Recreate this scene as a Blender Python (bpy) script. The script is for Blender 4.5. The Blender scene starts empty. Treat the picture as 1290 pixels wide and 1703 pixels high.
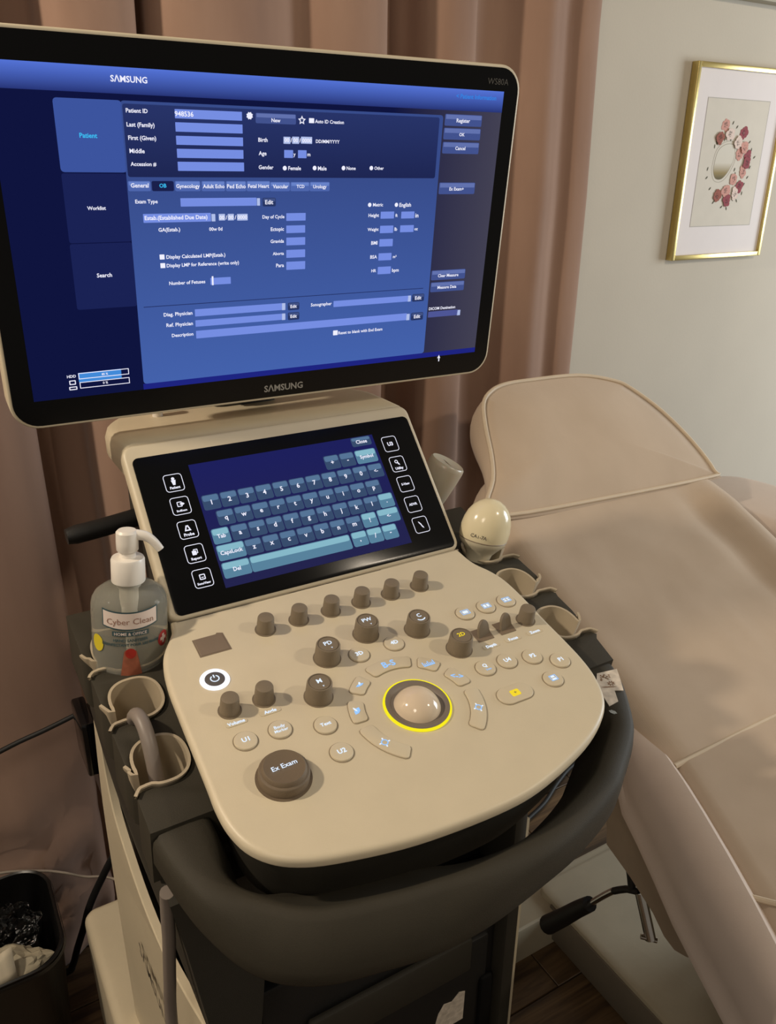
import bpy, bmesh, math, random
from mathutils import Matrix, Vector, noise
from mathutils.geometry import tessellate_polygon
random.seed(7)
PI = math.pi
SC = bpy.context.scene
COL = SC.collection

# ------------------------------------------------------------------ camera
cam_d = bpy.data.cameras.new('camera')
cam_d.sensor_fit = 'VERTICAL'; cam_d.sensor_height = 24.0; cam_d.sensor_width = 24.0 * 1290 / 1703
cam_d.lens = 19.095; cam_d.clip_start = 0.02
cam = bpy.data.objects.new('camera', cam_d); COL.objects.link(cam)
_r = Vector((0.860759, -0.508917, 0.009839)); _d = Vector((-0.190224, -0.339546, -0.921153)); _f = Vector((0.472132, 0.791019, -0.389076))
cam.matrix_world = Matrix(((_r.x, -_d.x, -_f.x, 0), (_r.y, -_d.y, -_f.y, 0), (_r.z, -_d.z, -_f.z, 1.45), (0, 0, 0, 1)))
SC.camera = cam

# ------------------------------------------------------------------ light
SC.view_settings.view_transform = 'Standard'; SC.view_settings.look = 'None'
SC.view_settings.gamma = 1.0; SC.view_settings.use_curve_mapping = False
SC.view_settings.exposure = 0.0
world = bpy.data.worlds.new('room_air'); SC.world = world; world.use_nodes = True
_bg = world.node_tree.nodes['Background']
_bg.inputs[0].default_value = (1.0, 0.89, 0.75, 1); _bg.inputs[1].default_value = 0.185

def lamp(name, kind, loc, power, col, size=0.05, target=None, sx=None, sy=None):
    d = bpy.data.lights.new(name, kind); d.energy = power; d.color = col
    if kind == 'AREA':
        d.shape = 'RECTANGLE'; d.size = sx; d.size_y = sy
    else:
        d.shadow_soft_size = size
    o = bpy.data.objects.new(name, d); COL.objects.link(o); o.location = loc
    if target:
        o.rotation_euler = (Vector(target) - Vector(loc)).to_track_quat('-Z', 'Y').to_euler()
    return o
lamp('downlight_and_fill', 'POINT', (-1.05, 0.87, 2.38), 88, (1.0, 0.84, 0.65), 0.05)
lamp('downlight_and_fill', 'POINT', (1.75, -0.65, 2.38), 43, (1.0, 0.85, 0.66), 0.06)
lamp('downlight_and_fill', 'POINT', (-0.75, -0.75, 2.38), 32, (1.0, 0.86, 0.70), 0.25)  # soft front-left fill added to lift curtain and shell; no such downlight known
lamp('window_daylight', 'AREA', (4.1, 0.1, 1.35), 66, (0.88, 0.95, 1.0), 0, (1.9, 1.2, 1.2), 1.2, 1.4)

# ------------------------------------------------------------------ materials
def lin(c):
    return tuple((v / 255 / 12.92) if v / 255 <= 0.04045 else ((v / 255 + 0.055) / 1.055) ** 2.4 for v in c)

def mat(name, rgb, rough=0.5, metal=0.0, var=0.05, vscale=30.0, bump=0.0, bscale=200.0, coat=0.0, spec=0.5, sheen=0.0):
    m = bpy.data.materials.new(name); m.use_nodes = True
    nt = m.node_tree; b = nt.nodes['Principled BSDF']
    c = lin(rgb)
    b.inputs['Roughness'].default_value = rough; b.inputs['Metallic'].default_value = metal
    b.inputs['Specular IOR Level'].default_value = spec
    b.inputs['Coat Weight'].default_value = coat; b.inputs['Sheen Weight'].default_value = sheen
    tc = nt.nodes.new('ShaderNodeTexCoord')
    n = nt.nodes.new('ShaderNodeTexNoise'); n.inputs['Scale'].default_value = vscale; n.inputs['Detail'].default_value = 4
    nt.links.new(tc.outputs['Object'], n.inputs['Vector'])
    r = nt.nodes.new('ShaderNodeValToRGB')
    r.color_ramp.elements[0].position = 0.3; r.color_ramp.elements[1].position = 0.7
    r.color_ramp.elements[0].color = (*[v * (1 - var) for v in c], 1)
    r.color_ramp.elements[1].color = (*[min(1, v * (1 + var)) for v in c], 1)
    nt.links.new(n.outputs['Fac'], r.inputs['Fac']); nt.links.new(r.outputs['Color'], b.inputs['Base Color'])
    if bump:
        n2 = nt.nodes.new('ShaderNodeTexNoise'); n2.inputs['Scale'].default_value = bscale; n2.inputs['Detail'].default_value = 3
        nt.links.new(tc.outputs['Object'], n2.inputs['Vector'])
        bp = nt.nodes.new('ShaderNodeBump'); bp.inputs['Strength'].default_value = bump; bp.inputs['Distance'].default_value = 0.002
        nt.links.new(n2.outputs['Fac'], bp.inputs['Height']); nt.links.new(bp.outputs['Normal'], b.inputs['Normal'])
    return m

def glow(name, rgb, strength=1.0, rgb2=None, axis=0, lo=0.0, hi=1.0):
    """a lit display or lamp: emission, with an optional gradient along an object axis"""
    m = bpy.data.materials.new(name); m.use_nodes = True
    nt = m.node_tree; nt.nodes.clear()
    e = nt.nodes.new('ShaderNodeEmission'); o = nt.nodes.new('ShaderNodeOutputMaterial')
    e.inputs['Strength'].default_value = strength; e.inputs['Color'].default_value = (*lin(rgb), 1)
    if rgb2:
        tc = nt.nodes.new('ShaderNodeTexCoord'); sp = nt.nodes.new('ShaderNodeSeparateXYZ')
        mr = nt.nodes.new('ShaderNodeMapRange'); mr.inputs['From Min'].default_value = lo; mr.inputs['From Max'].default_value = hi
        mx = nt.nodes.new('ShaderNodeMix'); mx.data_type = 'RGBA'
        mx.inputs[6].default_value = (*lin(rgb), 1); mx.inputs[7].default_value = (*lin(rgb2), 1)
        nt.links.new(tc.outputs['Object'], sp.inputs[0]); nt.links.new(sp.outputs[axis], mr.inputs['Value'])
        nt.links.new(mr.outputs[0], mx.inputs[0]); nt.links.new(mx.outputs[2], e.inputs['Color'])
    nt.links.new(e.outputs[0], o.inputs['Surface'])
    return m

def clear(name, rgb, rough=0.03, ior=1.33, trans=1.0, tint=None):
    m = mat(name, rgb, rough, var=0.01)
    b = m.node_tree.nodes['Principled BSDF']
    b.inputs['Transmission Weight'].default_value = trans; b.inputs['IOR'].default_value = ior
    return m

def fabric(name, rgb, rgb2, scale=900.0, bump=0.25):
    m = mat(name, rgb, 0.9, var=0.0, sheen=0.15, spec=0.2)
    nt = m.node_tree; b = nt.nodes['Principled BSDF']
    tc = nt.nodes.new('ShaderNodeTexCoord')
    w1 = nt.nodes.new('ShaderNodeTexWave'); w1.inputs['Scale'].default_value = scale; w1.bands_direction = 'X'; w1.inputs['Distortion'].default_value = 1.5
    w2 = nt.nodes.new('ShaderNodeTexWave'); w2.inputs['Scale'].default_value = scale; w2.bands_direction = 'Z'; w2.inputs['Distortion'].default_value = 1.5
    n = nt.nodes.new('ShaderNodeTexNoise'); n.inputs['Scale'].default_value = 9; n.inputs['Detail'].default_value = 5
    mp = nt.nodes.new('ShaderNodeMapping'); mp.inputs['Scale'].default_value = (1, 1, 0.25)
    nt.links.new(tc.outputs['Object'], mp.inputs[0]); nt.links.new(mp.outputs[0], n.inputs['Vector'])
    for w in (w1, w2): nt.links.new(tc.outputs['Object'], w.inputs['Vector'])
    r = nt.nodes.new('ShaderNodeValToRGB')
    r.color_ramp.elements[0].position = 0.3; r.color_ramp.elements[1].position = 0.72
    r.color_ramp.elements[0].color = (*lin(rgb), 1); r.color_ramp.elements[1].color = (*lin(rgb2), 1)
    nt.links.new(n.outputs['Fac'], r.inputs['Fac']); nt.links.new(r.outputs['Color'], b.inputs['Base Color'])
    ad = nt.nodes.new('ShaderNodeMath'); ad.operation = 'ADD'
    nt.links.new(w1.outputs['Fac'], ad.inputs[0]); nt.links.new(w2.outputs['Fac'], ad.inputs[1])
    bp = nt.nodes.new('ShaderNodeBump'); bp.inputs['Strength'].default_value = bump; bp.inputs['Distance'].default_value = 0.0006
    nt.links.new(ad.outputs[0], bp.inputs['Height']); nt.links.new(bp.outputs['Normal'], b.inputs['Normal'])
    return m

def wood(name, rgb, rgb2):
    m = mat(name, rgb, 0.42, var=0.0, spec=0.4)
    nt = m.node_tree; b = nt.nodes['Principled BSDF']
    tc = nt.nodes.new('ShaderNodeTexCoord'); oi = nt.nodes.new('ShaderNodeObjectInfo')
    mp = nt.nodes.new('ShaderNodeMapping'); mp.inputs['Scale'].default_value = (1.2, 16, 6)
    va = nt.nodes.new('ShaderNodeVectorMath'); va.operation = 'ADD'
    sc = nt.nodes.new('ShaderNodeMath'); sc.operation = 'MULTIPLY'; sc.inputs[1].default_value = 37
    nt.links.new(oi.outputs['Random'], sc.inputs[0]); nt.links.new(sc.outputs[0], va.inputs[1])
    nt.links.new(tc.outputs['Object'], va.inputs[0]); nt.links.new(va.outputs[0], mp.inputs[0])
    n = nt.nodes.new('ShaderNodeTexNoise'); n.inputs['Scale'].default_value = 3.0; n.inputs['Detail'].default_value = 7; n.inputs['Distortion'].default_value = 1.2
    nt.links.new(mp.outputs[0], n.inputs['Vector'])
    r = nt.nodes.new('ShaderNodeValToRGB')
    r.color_ramp.elements[0].position = 0.32; r.color_ramp.elements[1].position = 0.7
    r.color_ramp.elements[0].color = (*lin(rgb), 1); r.color_ramp.elements[1].color = (*lin(rgb2), 1)
    nt.links.new(n.outputs['Fac'], r.inputs['Fac'])
    hv = nt.nodes.new('ShaderNodeHueSaturation')
    mr = nt.nodes.new('ShaderNodeMapRange'); mr.inputs['To Min'].default_value = 0.8; mr.inputs['To Max'].default_value = 1.2
    nt.links.new(oi.outputs['Random'], mr.inputs['Value']); nt.links.new(mr.outputs[0], hv.inputs['Value'])
    nt.links.new(r.outputs['Color'], hv.inputs['Color']); nt.links.new(hv.outputs['Color'], b.inputs['Base Color'])
    bp = nt.nodes.new('ShaderNodeBump'); bp.inputs['Strength'].default_value = 0.25; bp.inputs['Distance'].default_value = 0.001
    nt.links.new(n.outputs['Fac'], bp.inputs['Height']); nt.links.new(bp.outputs['Normal'], b.inputs['Normal'])
    return m

CREAM = mat('cream_plastic', (206, 194, 168), 0.42, var=0.02, bump=0.05, bscale=900)
CREAM_SIDE = mat('cream_side_plastic', (200, 188, 162), 0.45, var=0.02, bump=0.12, bscale=700)
RAIL = mat('dark_grey_plastic', (54, 50, 41), 0.66, spec=0.25, var=0.05, bump=0.15, bscale=1200)
RAIL2 = mat('charcoal_plastic', (50, 47, 40), 0.62, spec=0.3, var=0.05, bump=0.15, bscale=1200)
BLACK = mat('black_plastic', (16, 15, 14), 0.55, var=0.1, bump=0.1, bscale=800)
VOID = mat('black_recess', (7, 7, 7), 0.75, var=0.1, spec=0.2)
GLASSB = mat('black_glass', (5, 5, 6), 0.2, var=0.02, spec=0.25)
CUPB = mat('beige_cup_plastic', (178, 164, 140), 0.42, var=0.03)
KNOB = mat('taupe_knob', (122, 109, 90), 0.6, var=0.05, bump=0.2, bscale=1500)
KNOBD = mat('dark_taupe_knob', (108, 93, 74), 0.62, var=0.05, bump=0.2, bscale=1500)
BUTTON = mat('cream_button', (206, 194, 168), 0.38, var=0.02)
GROOVE = mat('button_groove', (150, 136, 114), 0.6, var=0.02)
TAUPE = mat('taupe_plate', (126, 110, 92), 0.5, var=0.03)
GREYRING = mat('grey_ball_well', (120, 110, 98), 0.5, var=0.03)
BALL = mat('trackball_plastic', (214, 196, 172), 0.12, var=0.02)
CABLE = mat('grey_cable', (128, 118, 110), 0.45, var=0.04)
BLACKCABLE = mat('black_cable', (12, 12, 12), 0.6, var=0.05)
WHITECABLE = mat('pale_cable', (150, 138, 124), 0.5, var=0.04)
WHITEPL = mat('white_plastic', (232, 226, 216), 0.35, var=0.02)
CHROME = mat('chrome', (200, 196, 190), 0.15, metal=1.0, var=0.03)
GOLD = mat('brass_frame', (202, 182, 118), 0.3, metal=0.85, var=0.05)
VINYL = fabric('bed_vinyl', (186, 168, 148), (196, 178, 158), 260, 0.12)
VINYLP = mat('pink_shell', (208, 192, 180), 0.38, var=0.02, bump=0.08, bscale=500)
PIPING = mat('bed_piping', (204, 188, 164), 0.6, var=0.03)
SHELLU = mat('shell_underside', (172, 156, 138), 0.6, var=0.04)
METALP = mat('pale_metal_paint', (172, 163, 142), 0.45, var=0.03, bump=0.05, bscale=300)
METALD = mat('grey_and_shaded_metal', (116, 108, 96), 0.5, var=0.03)
CURTAIN = fabric('blush_curtain', (149, 120, 104), (169, 139, 121), 700, 0.3)
WALLP = mat('greige_wall_paint', (201, 194, 180), 0.85, var=0.02, vscale=6, bump=0.08, bscale=180, spec=0.2)
WALLP2 = mat('soffit_paint', (184, 181, 168), 0.85, var=0.02, vscale=6, bump=0.08, bscale=180, spec=0.2)
WOOD = wood('dark_wood_plank', (58, 44, 32), (112, 90, 64))
SUBFLOOR = mat('floor_gap', (20, 15, 11), 0.9, var=0.1)
T_WHITE = glow('screen_white', (240, 240, 255), 1.0)
T_CYAN = glow('screen_cyan', (60, 190, 245), 1.0)
T_BLUE = glow('screen_link_blue', (50, 130, 225), 1.0)
T_ICE = glow('key_backlight', (225, 238, 255), 1.1)
T_ICEB = glow('key_backlight_blue', (150, 195, 250), 1.1)
T_YEL = glow('key_backlight_yellow', (245, 215, 50), 1.0)
S_BG = glow('screen_navy_glare', (15, 20, 62), 1.0, (68, 66, 84), 0, 0.12, 0.26)  # grey towards the right edge is view-angle glare painted into the emission
S_BAR = glow('screen_title_bar', (36, 48, 112), 1.0, (88, 120, 222), 1, 0.122, 0.146)
S_FORM = glow('screen_form', (68, 98, 172), 1.0, (56, 76, 138), 1, -0.14, 0.06)
S_GROUP = glow('screen_group', (30, 38, 82), 1.0, (40, 52, 104), 1, 0.056, 0.116)
S_FOOT = glow('screen_footer', (30, 36, 128), 1.0)
S_TAB = glow('screen_tab', (60, 84, 158), 1.0)
S_TABD = glow('screen_dark_tab', (26, 32, 76), 1.0)
S_SIDE = glow('screen_side_tab', (26, 34, 84), 1.0)
S_FIELD = glow('screen_field', (118, 142, 226), 1.0)
S_FIELDD = glow('screen_dim_field', (78, 86, 150), 1.0)
S_DATE = glow('screen_date_field', (176, 190, 232), 1.0)
S_BTN = glow('screen_button', (66, 82, 142), 1.0)
S_BTNHI = glow('screen_button_edge', (112, 128, 188), 1.0)
S_BTND = glow('screen_dark_button', (40, 54, 100), 1.0)
S_BAR85 = glow('screen_disk_bar', (66, 138, 216), 1.0)
S_LINE = glow('screen_rule', (34, 46, 96), 1.0)
K_BG = glow('touch_navy', (36, 36, 78), 1.0, (30, 32, 92), 1, -0.06, 0.06)
K_DARK = glow('touch_key', (56, 76, 108), 1.0)
K_DARKHI = glow('touch_key_top', (86, 116, 150), 1.0)
K_LITE = glow('touch_light_key', (88, 130, 156), 1.0)
K_LITEHI = glow('touch_light_key_top', (134, 184, 200), 1.0)
PRINTW = mat('bezel_print', (150, 146, 138), 0.5, var=0.01)
PRINTD = mat('bezel_print_dim', (88, 84, 76), 0.5, var=0.01)

# ------------------------------------------------------------------ helpers
W = {}
I4 = Matrix.Identity(4)
def place(o, parent, M):
    COL.objects.link(o)
    if parent is not None:
        o.parent = parent; o.matrix_parent_inverse = W[parent.name].inverted()
    o.matrix_basis = M; W[o.name] = M.copy()
    return o
def smooth(me, ang=40):
    for p in me.polygons: p.use_smooth = True
    me.set_sharp_from_angle(angle=math.radians(ang))
def obj(name, bm, mats, parent=None, M=I4, ang=40):
    bmesh.ops.recalc_face_normals(bm, faces=bm.faces)
    me = bpy.data.meshes.new(name); bm.to_mesh(me); bm.free()
    for m in (mats if isinstance(mats, (list, tuple)) else [mats]): me.materials.append(m)
    smooth(me, ang)
    return place(bpy.data.objects.new(name, me), parent, M)
def share(name, me, parent, M):
    return place(bpy.data.objects.new(name, me), parent, M)
def thing(name, label, cat, loc, group=None):
    o = bpy.data.objects.new(name, None); o.empty_display_size = 0.05
    place(o, None, Matrix.Translation(loc)); tag(o, label, cat, group); return o
def stuff(o): o['kind'] = 'stuff'; return o
def tag(o, label, cat, group=None):
    o['label'] = label; o['category'] = cat
    if group: o['group'] = group
    return o
def frame(h, v, n, o):
    return Matrix(((h[0], v[0], n[0], o[0]), (h[1], v[1], n[1], o[1]), (h[2], v[2], n[2], o[2]), (0, 0, 0, 1)))
def T(x, y, z): return Matrix.Translation((x, y, z))

def face(bm, vs, mi=0):
    try:
        f = bm.faces.new(vs); f.material_index = mi; return f
    except ValueError: return None
def loft(bm, loops, cap0=True, cap1=True, closed=True, mi=0):
    rows = [[bm.verts.new(p) for p in l] for l in loops]
    n = len(rows[0])
    for a, b in zip(rows[:-1], rows[1:]):
        for i in range(n if closed else n - 1):
            j = (i + 1) % n; face(bm, (a[i], a[j], b[j], b[i]), mi)
    if cap0: face(bm, rows[0][::-1], mi)
    if cap1: face(bm, rows[-1], mi)
    return rows
def box(bm, x0, x1, y0, y1, z0, z1, bev=0.0, seg=2, mi=0):
    b = bmesh.new()
    vs = [b.verts.new((x, y, z)) for x in (x0, x1) for y in (y0, y1) for z in (z0, z1)]
    for q in ((0, 1, 3, 2), (4, 6, 7, 5), (0, 4, 5, 1), (2, 3, 7, 6), (0, 2, 6, 4), (1, 5, 7, 3)):
        b.faces.new([vs[i] for i in q])
    bmesh.ops.recalc_face_normals(b, faces=b.faces)
    if bev: bmesh.ops.bevel(b, geom=b.edges[:], offset=bev, segments=seg, profile=0.5, affect='EDGES')
    merge(bm, b, mi=mi)
    return bm
def merge(bm, b, M=I4, mi=None):
    mp = {v: bm.verts.new(M @ v.co) for v in b.verts}
    for f in b.faces:
        g = face(bm, [mp[v] for v in f.verts], f.material_index if mi is None else mi)
    b.free()
def lathe(bm, prof, n=32, cx=0, cy=0, mi=0, caps=True):
    loops = [[(cx + r * math.cos(2 * PI * i / n), cy + r * math.sin(2 * PI * i / n), z) for i in range(n)] for r, z in prof]
    loft(bm, loops, caps, caps, mi=mi); return bm
def crom(pts, k=6, closed=False):
    P = [Vector(p) for p in pts]; n = len(P); out = []
    for i in range(n if closed else n - 1):
        if closed: a, b, c, d = P[(i - 1) % n], P[i], P[(i + 1) % n], P[(i + 2) % n]
        else: a, b, c, d = P[max(i - 1, 0)], P[i], P[i + 1], P[min(i + 2, n - 1)]
        for j in range(k):
            t = j / k
            out.append(0.5 * ((2 * b) + (c - a) * t + (2 * a - 5 * b + 4 * c - d) * t * t + (3 * b - a - 3 * c + d) * t ** 3))
    if not closed: out.append(P[-1].copy())
    return out
def area2(p): return sum(p[i][0] * p[(i + 1) % len(p)][1] - p[(i + 1) % len(p)][0] * p[i][1] for i in range(len(p))) / 2
def inset(poly, d):
    n = len(poly); out = []; s = 1 if area2(poly) > 0 else -1
    for i in range(n):
        a, b, c = Vector(poly[i - 1][:2]), Vector(poly[i][:2]), Vector(poly[(i + 1) % n][:2])
        e1, e2 = (b - a), (c - b)
        if e1.length < 1e-9 or e2.length < 1e-9: out.append(b); continue
        e1.normalize(); e2.normalize()
        n1, n2 = Vector((-e1.y, e1.x)) * s, Vector((-e2.y, e2.x)) * s
        m = n1 + n2
        if m.length < 1e-6: out.append(b); continue
        m.normalize(); k = max(0.5, m.dot(n1)); out.append(b + m * (d / k))
    return out
def slab(bm, poly, z0, z1, bev=0.0, seg=3, bot=0.0, mi=0, taper=0.0, tess=False):
    """polygon extruded from z0 to z1 with rounded top (bev) and bottom (bot) edges"""
    poly = [Vector(p[:2]) for p in poly]
    if area2(poly) < 0: poly = poly[::-1]
    loops = []
    def ring(d, z): loops.append([(p.x, p.y, z) for p in (inset(poly, d) if abs(d) > 1e-9 else poly)])
    if bot:
        for k in range(seg + 1):
            a = PI / 2 * k / seg; ring(taper + bot * (1 - math.sin(a)), z0 + bot * (1 - math.cos(a)))
    else: ring(taper, z0)
    if bev:
        for k in range(seg + 1):
            a = PI / 2 * k / seg; ring(bev * (1 - math.cos(a)), z1 - bev + bev * math.sin(a))
    else: ring(0, z1)
    if tess:
        rows = loft(bm, loops, False, False, mi=mi)
        for r in (rows[0], rows[-1]):
            for t in tessellate_polygon([[Vector((v.co.x, v.co.y, 0)) for v in r]]): face(bm, [r[i] for i in t], mi)
        return bm
    loft(bm, loops, mi=mi); return bm
def rrect(x0, x1, y0, y1, r, k=6):
    out = []
    for cx, cy, a0 in ((x1 - r, y1 - r, 0), (x0 + r, y1 - r, 90), (x0 + r, y0 + r, 180), (x1 - r, y0 + r, 270)):
        for i in range(k + 1):
            a = math.radians(a0 + 90 * i / k); out.append((cx + r * math.cos(a), cy + r * math.sin(a)))
    return out
def circ(cx, cy, r, n=28, ry=None): return [(cx + r * math.cos(2 * PI * i / n), cy + (ry or r) * math.sin(2 * PI * i / n)) for i in range(n)]
def tube(bm, pts, r, n=10, k=6, mi=0, spline=True, radii=None):
    P = crom(pts, k) if spline else [Vector(p) for p in pts]
    m = len(P); loops = []
    up = Vector((0, 0, 1)); t0 = (P[1] - P[0]).normalized()
    x = t0.cross(up)
    if x.length < 1e-3: x = t0.cross(Vector((1, 0, 0)))
    x.normalize()
    for i, p in enumerate(P):
        t = (P[min(i + 1, m - 1)] - P[max(i - 1, 0)]).normalized()
        x = (x - t * x.dot(t)).normalized(); y = t.cross(x)
        rr = r if radii is None else radii(i / (m - 1))
        loops.append([p + x * rr * math.cos(2 * PI * j / n) + y * rr * math.sin(2 * PI * j / n) for j in range(n)])
    loft(bm, loops, mi=mi); return bm
def sheet(bm, poly, z, mi=0):
    face(bm, [bm.verts.new((p[0], p[1], z)) for p in poly], mi); return bm
def rect(bm, x0, y0, x1, y1, z, mi=0): return sheet(bm, [(x0, y0), (x1, y0), (x1, y1), (x0, y1)], z, mi)
def outline(bm, poly, d, z, mi=0):
    a = [Vector(p[:2]) for p in poly]
    if area2(a) < 0: a = a[::-1]
    b = inset(a, d); n = len(a)
    A = [bm.verts.new((p.x, p.y, z)) for p in a]; B = [bm.verts.new((p.x, p.y, z)) for p in b]
    for i in range(n): face(bm, (A[i], A[(i + 1) % n], B[(i + 1) % n], B[i]), mi)

# lettering: every string is turned into flat geometry once
_txt = {}
def glyphs(s, bold=0.0):
    key = (s, bold)
    if key not in _txt:
        cu = bpy.data.curves.new('lettering', 'FONT'); cu.body = s; cu.resolution_u = 2; cu.offset = bold; cu.size = 1.0
        o = bpy.data.objects.new('lettering', cu); COL.objects.link(o)
        dg = bpy.context.evaluated_depsgraph_get()
        me = o.evaluated_get(dg).to_mesh()
        vs = [(v.co.x, v.co.y) for v in me.vertices]; fs = [tuple(p.vertices) for p in me.polygons]
        o.evaluated_get(dg).to_mesh_clear()
        bpy.data.objects.remove(o); bpy.data.curves.remove(cu)
        _txt[key] = (vs, fs)
    return _txt[key]
def text(bm, s, x, y, width=None, z=0.0, height=None, align='l', bold=0.012, mi=0, rot=0.0, fn=None):
    """lettering fitted to width (or cap height); x is its left edge ('l') or centre ('c'), y its mid height"""
    vs, fs = glyphs(s, bold)
    if not vs: return
    x0 = min(v[0] for v in vs); x1 = max(v[0] for v in vs)
    k = width / max(x1 - x0, 1e-6) if width else height / 0.72
    dx = -x0 if align == 'l' else -(x0 + x1) / 2
    c, sn = math.cos(rot), math.sin(rot)
    out = []
    for a, b in vs:
        px, py = (a + dx) * k, (b - 0.33) * k
        q = (x + px * c - py * sn, y + px * sn + py * c, z)
        out.append(bm.verts.new(fn(q) if fn else q))
    for f in fs: face(bm, [out[i] for i in f], mi)

# ------------------------------------------------------------------ setting
def structure(o): o['kind'] = 'structure'; return o
bm = bmesh.new(); box(bm, -2.4, 5.0, 1.46, 1.56, 0, 2.5)
structure(obj('wall_back', bm, WALLP))
bm = bmesh.new(); box(bm, 1.28, 5.0, 1.43, 1.46, 1.81, 2.5, 0.003)
structure(obj('trim_1', bm, WALLP2))
bm = bmesh.new(); box(bm, -2.4, 5.0, -1.6, 1.56, -0.05, -0.012)
FLOOR = structure(obj('floor', bm, SUBFLOOR))
bm = bmesh.new(); box(bm, -0.449, 0.449, -0.0685, 0.0685, -0.012, 0.0, 0.0012, 1)
pk = obj('plank', bm, WOOD, FLOOR, T(0, 0, 0)); pm = pk.data; first = True
for r in range(20):
    y = 1.39 - r * 0.139
    for c in range(7):
        x = -1.1 + c * 0.9 + (0.0, 0.42, 0.21, 0.63)[r % 4] - 0.3
        if first: pk.matrix_basis = T(x, y, 0); first = False
        else: share('plank', pm, FLOOR, T(x, y, 0))

# ------------------------------------------------------------------ curtain
cx = [(-.75, 1.37), (-.62, 1.31), (-.48, 1.30), (-.38, 1.38), (-.28, 1.31), (-.12, 1.285), (.04, 1.285), (.13, 1.30), (.152, 1.33),
      (.158, 1.385), (.195, 1.41), (.232, 1.40), (.238, 1.35), (.262, 1.31), (.32, 1.30), (.362, 1.32), (.368, 1.385), (.384, 1.39), (.39, 1.34),
      (.43, 1.305), (.52, 1.295), (.59, 1.315), (.622, 1.335), (.66, 1.31), (.71, 1.295), (.755, 1.30), (.772, 1.325), (.777, 1.395), (.82, 1.415), (.858, 1.40),
      (.866, 1.345), (.90, 1.315), (.945, 1.315), (.972, 1.345), (1.0, 1.372), (1.05, 1.368), (1.085, 1.335), (1.12, 1.312), (1.15, 1.320), (1.185, 1.337), (1.215, 1.324), (1.25, 1.325), (1.268, 1.36)]
prof = crom([(a, b, 0) for a, b in cx], 5)
bm = bmesh.new(); rows = []
zs = [0.004, 0.012, 0.03, 0.05, 0.08, 0.11, 0.15, 0.19, 0.23, 0.27, 0.31, 0.35, 0.39, 0.43, 0.47, 0.52, 0.6, 0.7, 0.85, 1.0, 1.2, 1.4, 1.7, 2.0, 2.3]
for z in zs:
    low = max(0.0, 1 - z / 0.62); row = []
    for i, p in enumerate(prof):
        x, y = p.x, p.y
        d = (y - 1.35)
        amp = 1.0 - 0.45 * low
        nx = noise.noise(Vector((x * 9, z * 13, 1.7))) * 0.035 + noise.noise(Vector((x * 22, z * 30, 5.1))) * 0.018
        nz = noise.noise(Vector((x * 3, z * 2.2, 9.3)))
        y2 = 1.35 + d * amp + nx * low * 1.2 - 0.03 * max(0, 1 - z / 0.14) ** 2 + 0.006 * nz
        x2 = x + 0.012 * noise.noise(Vector((x * 4, z * 1.6, 3.3))) + 0.012 * low * noise.noise(Vector((x * 14, z * 9, 7.7))) - (0.055 * (1.05 - z) * (0.1 < x < 1.0) * 0 if z < 1.05 else 0)
        if z > 1.0 and x > 1.1: x2 += 0.0
        row.append((x2, min(y2, 1.435), z))
    rows.append(row)
vr = [[bm.verts.new(p) for p in r] for r in rows]
for a, b in zip(vr[:-1], vr[1:]):
    for i in range(len(a) - 1): face(bm, (a[i], a[i + 1], b[i + 1], b[i]))
cur = obj('curtain', bm, CURTAIN, ang=80)
tag(cur, 'long dusty pink curtain hanging in deep folds behind the machine', 'curtain')
sm = cur.modifiers.new('thickness', 'SOLIDIFY'); sm.thickness = 0.0025

# ------------------------------------------------------------------ framed picture
pic = thing('picture_frame', 'slim brass framed floral print with white mat on the grey wall', 'picture', (1.832, 1.45, 1.245))
bm = bmesh.new(); X0, X1, Z0, Z1 = 1.664, 2.0, 1.246, 1.68; fw = 0.011
def fr(ax0, ax1, az0, az1): box(bm, ax0, ax1, 1.44, 1.4598, az0, az1, 0.0012, 2)
fr(X0, X0 + fw, Z0, Z1); fr(X1 - fw, X1, Z0, Z1); fr(X0 + fw, X1 - fw, Z1 - fw, Z1); fr(X0 + fw, X1 - fw, Z0, Z0 + fw)
obj('frame', bm, GOLD, pic)
MATB = mat('mat_board', (232, 226, 226), 0.8, var=0.01); PAPER = mat('print_paper', (214, 208, 196), 0.8, var=0.02)
bm = bmesh.new(); box(bm, X0 + .009, X1 - .009, 1.447, 1.452, Z0 + .009, Z1 - .009); obj('mat_board', bm, MATB, pic)
MF = frame((1, 0, 0), (0, 0, 1), (0, -1, 0), (0, 1.447, 0))
bm = bmesh.new(); rect(bm, 1.72, 1.3245, 1.943, 1.608, 0.0004)
PR = obj('print', bm, PAPER, pic, MF)
bm = bmesh.new(); outline(bm, [(1.72, 1.3245), (1.943, 1.3245), (1.943, 1.608), (1.72, 1.608)], -0.0015, 0.0005)
obj('mat_bevel', bm, mat('mat_bevel', (180, 176, 168), .8), pic, MF)
fc = {'p': (206, 152, 140), 'c': (146, 62, 72), 'r': (152, 86, 70), 'w': (226, 206, 196)}
FM = {k: mat('petal_' + k, v, .8, var=.12, vscale=300) for k, v in fc.items()}
FD = {k: mat('petal_shade_' + k, tuple(int(q * .72) for q in v), .8, var=.12, vscale=300) for k, v in fc.items()}
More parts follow.
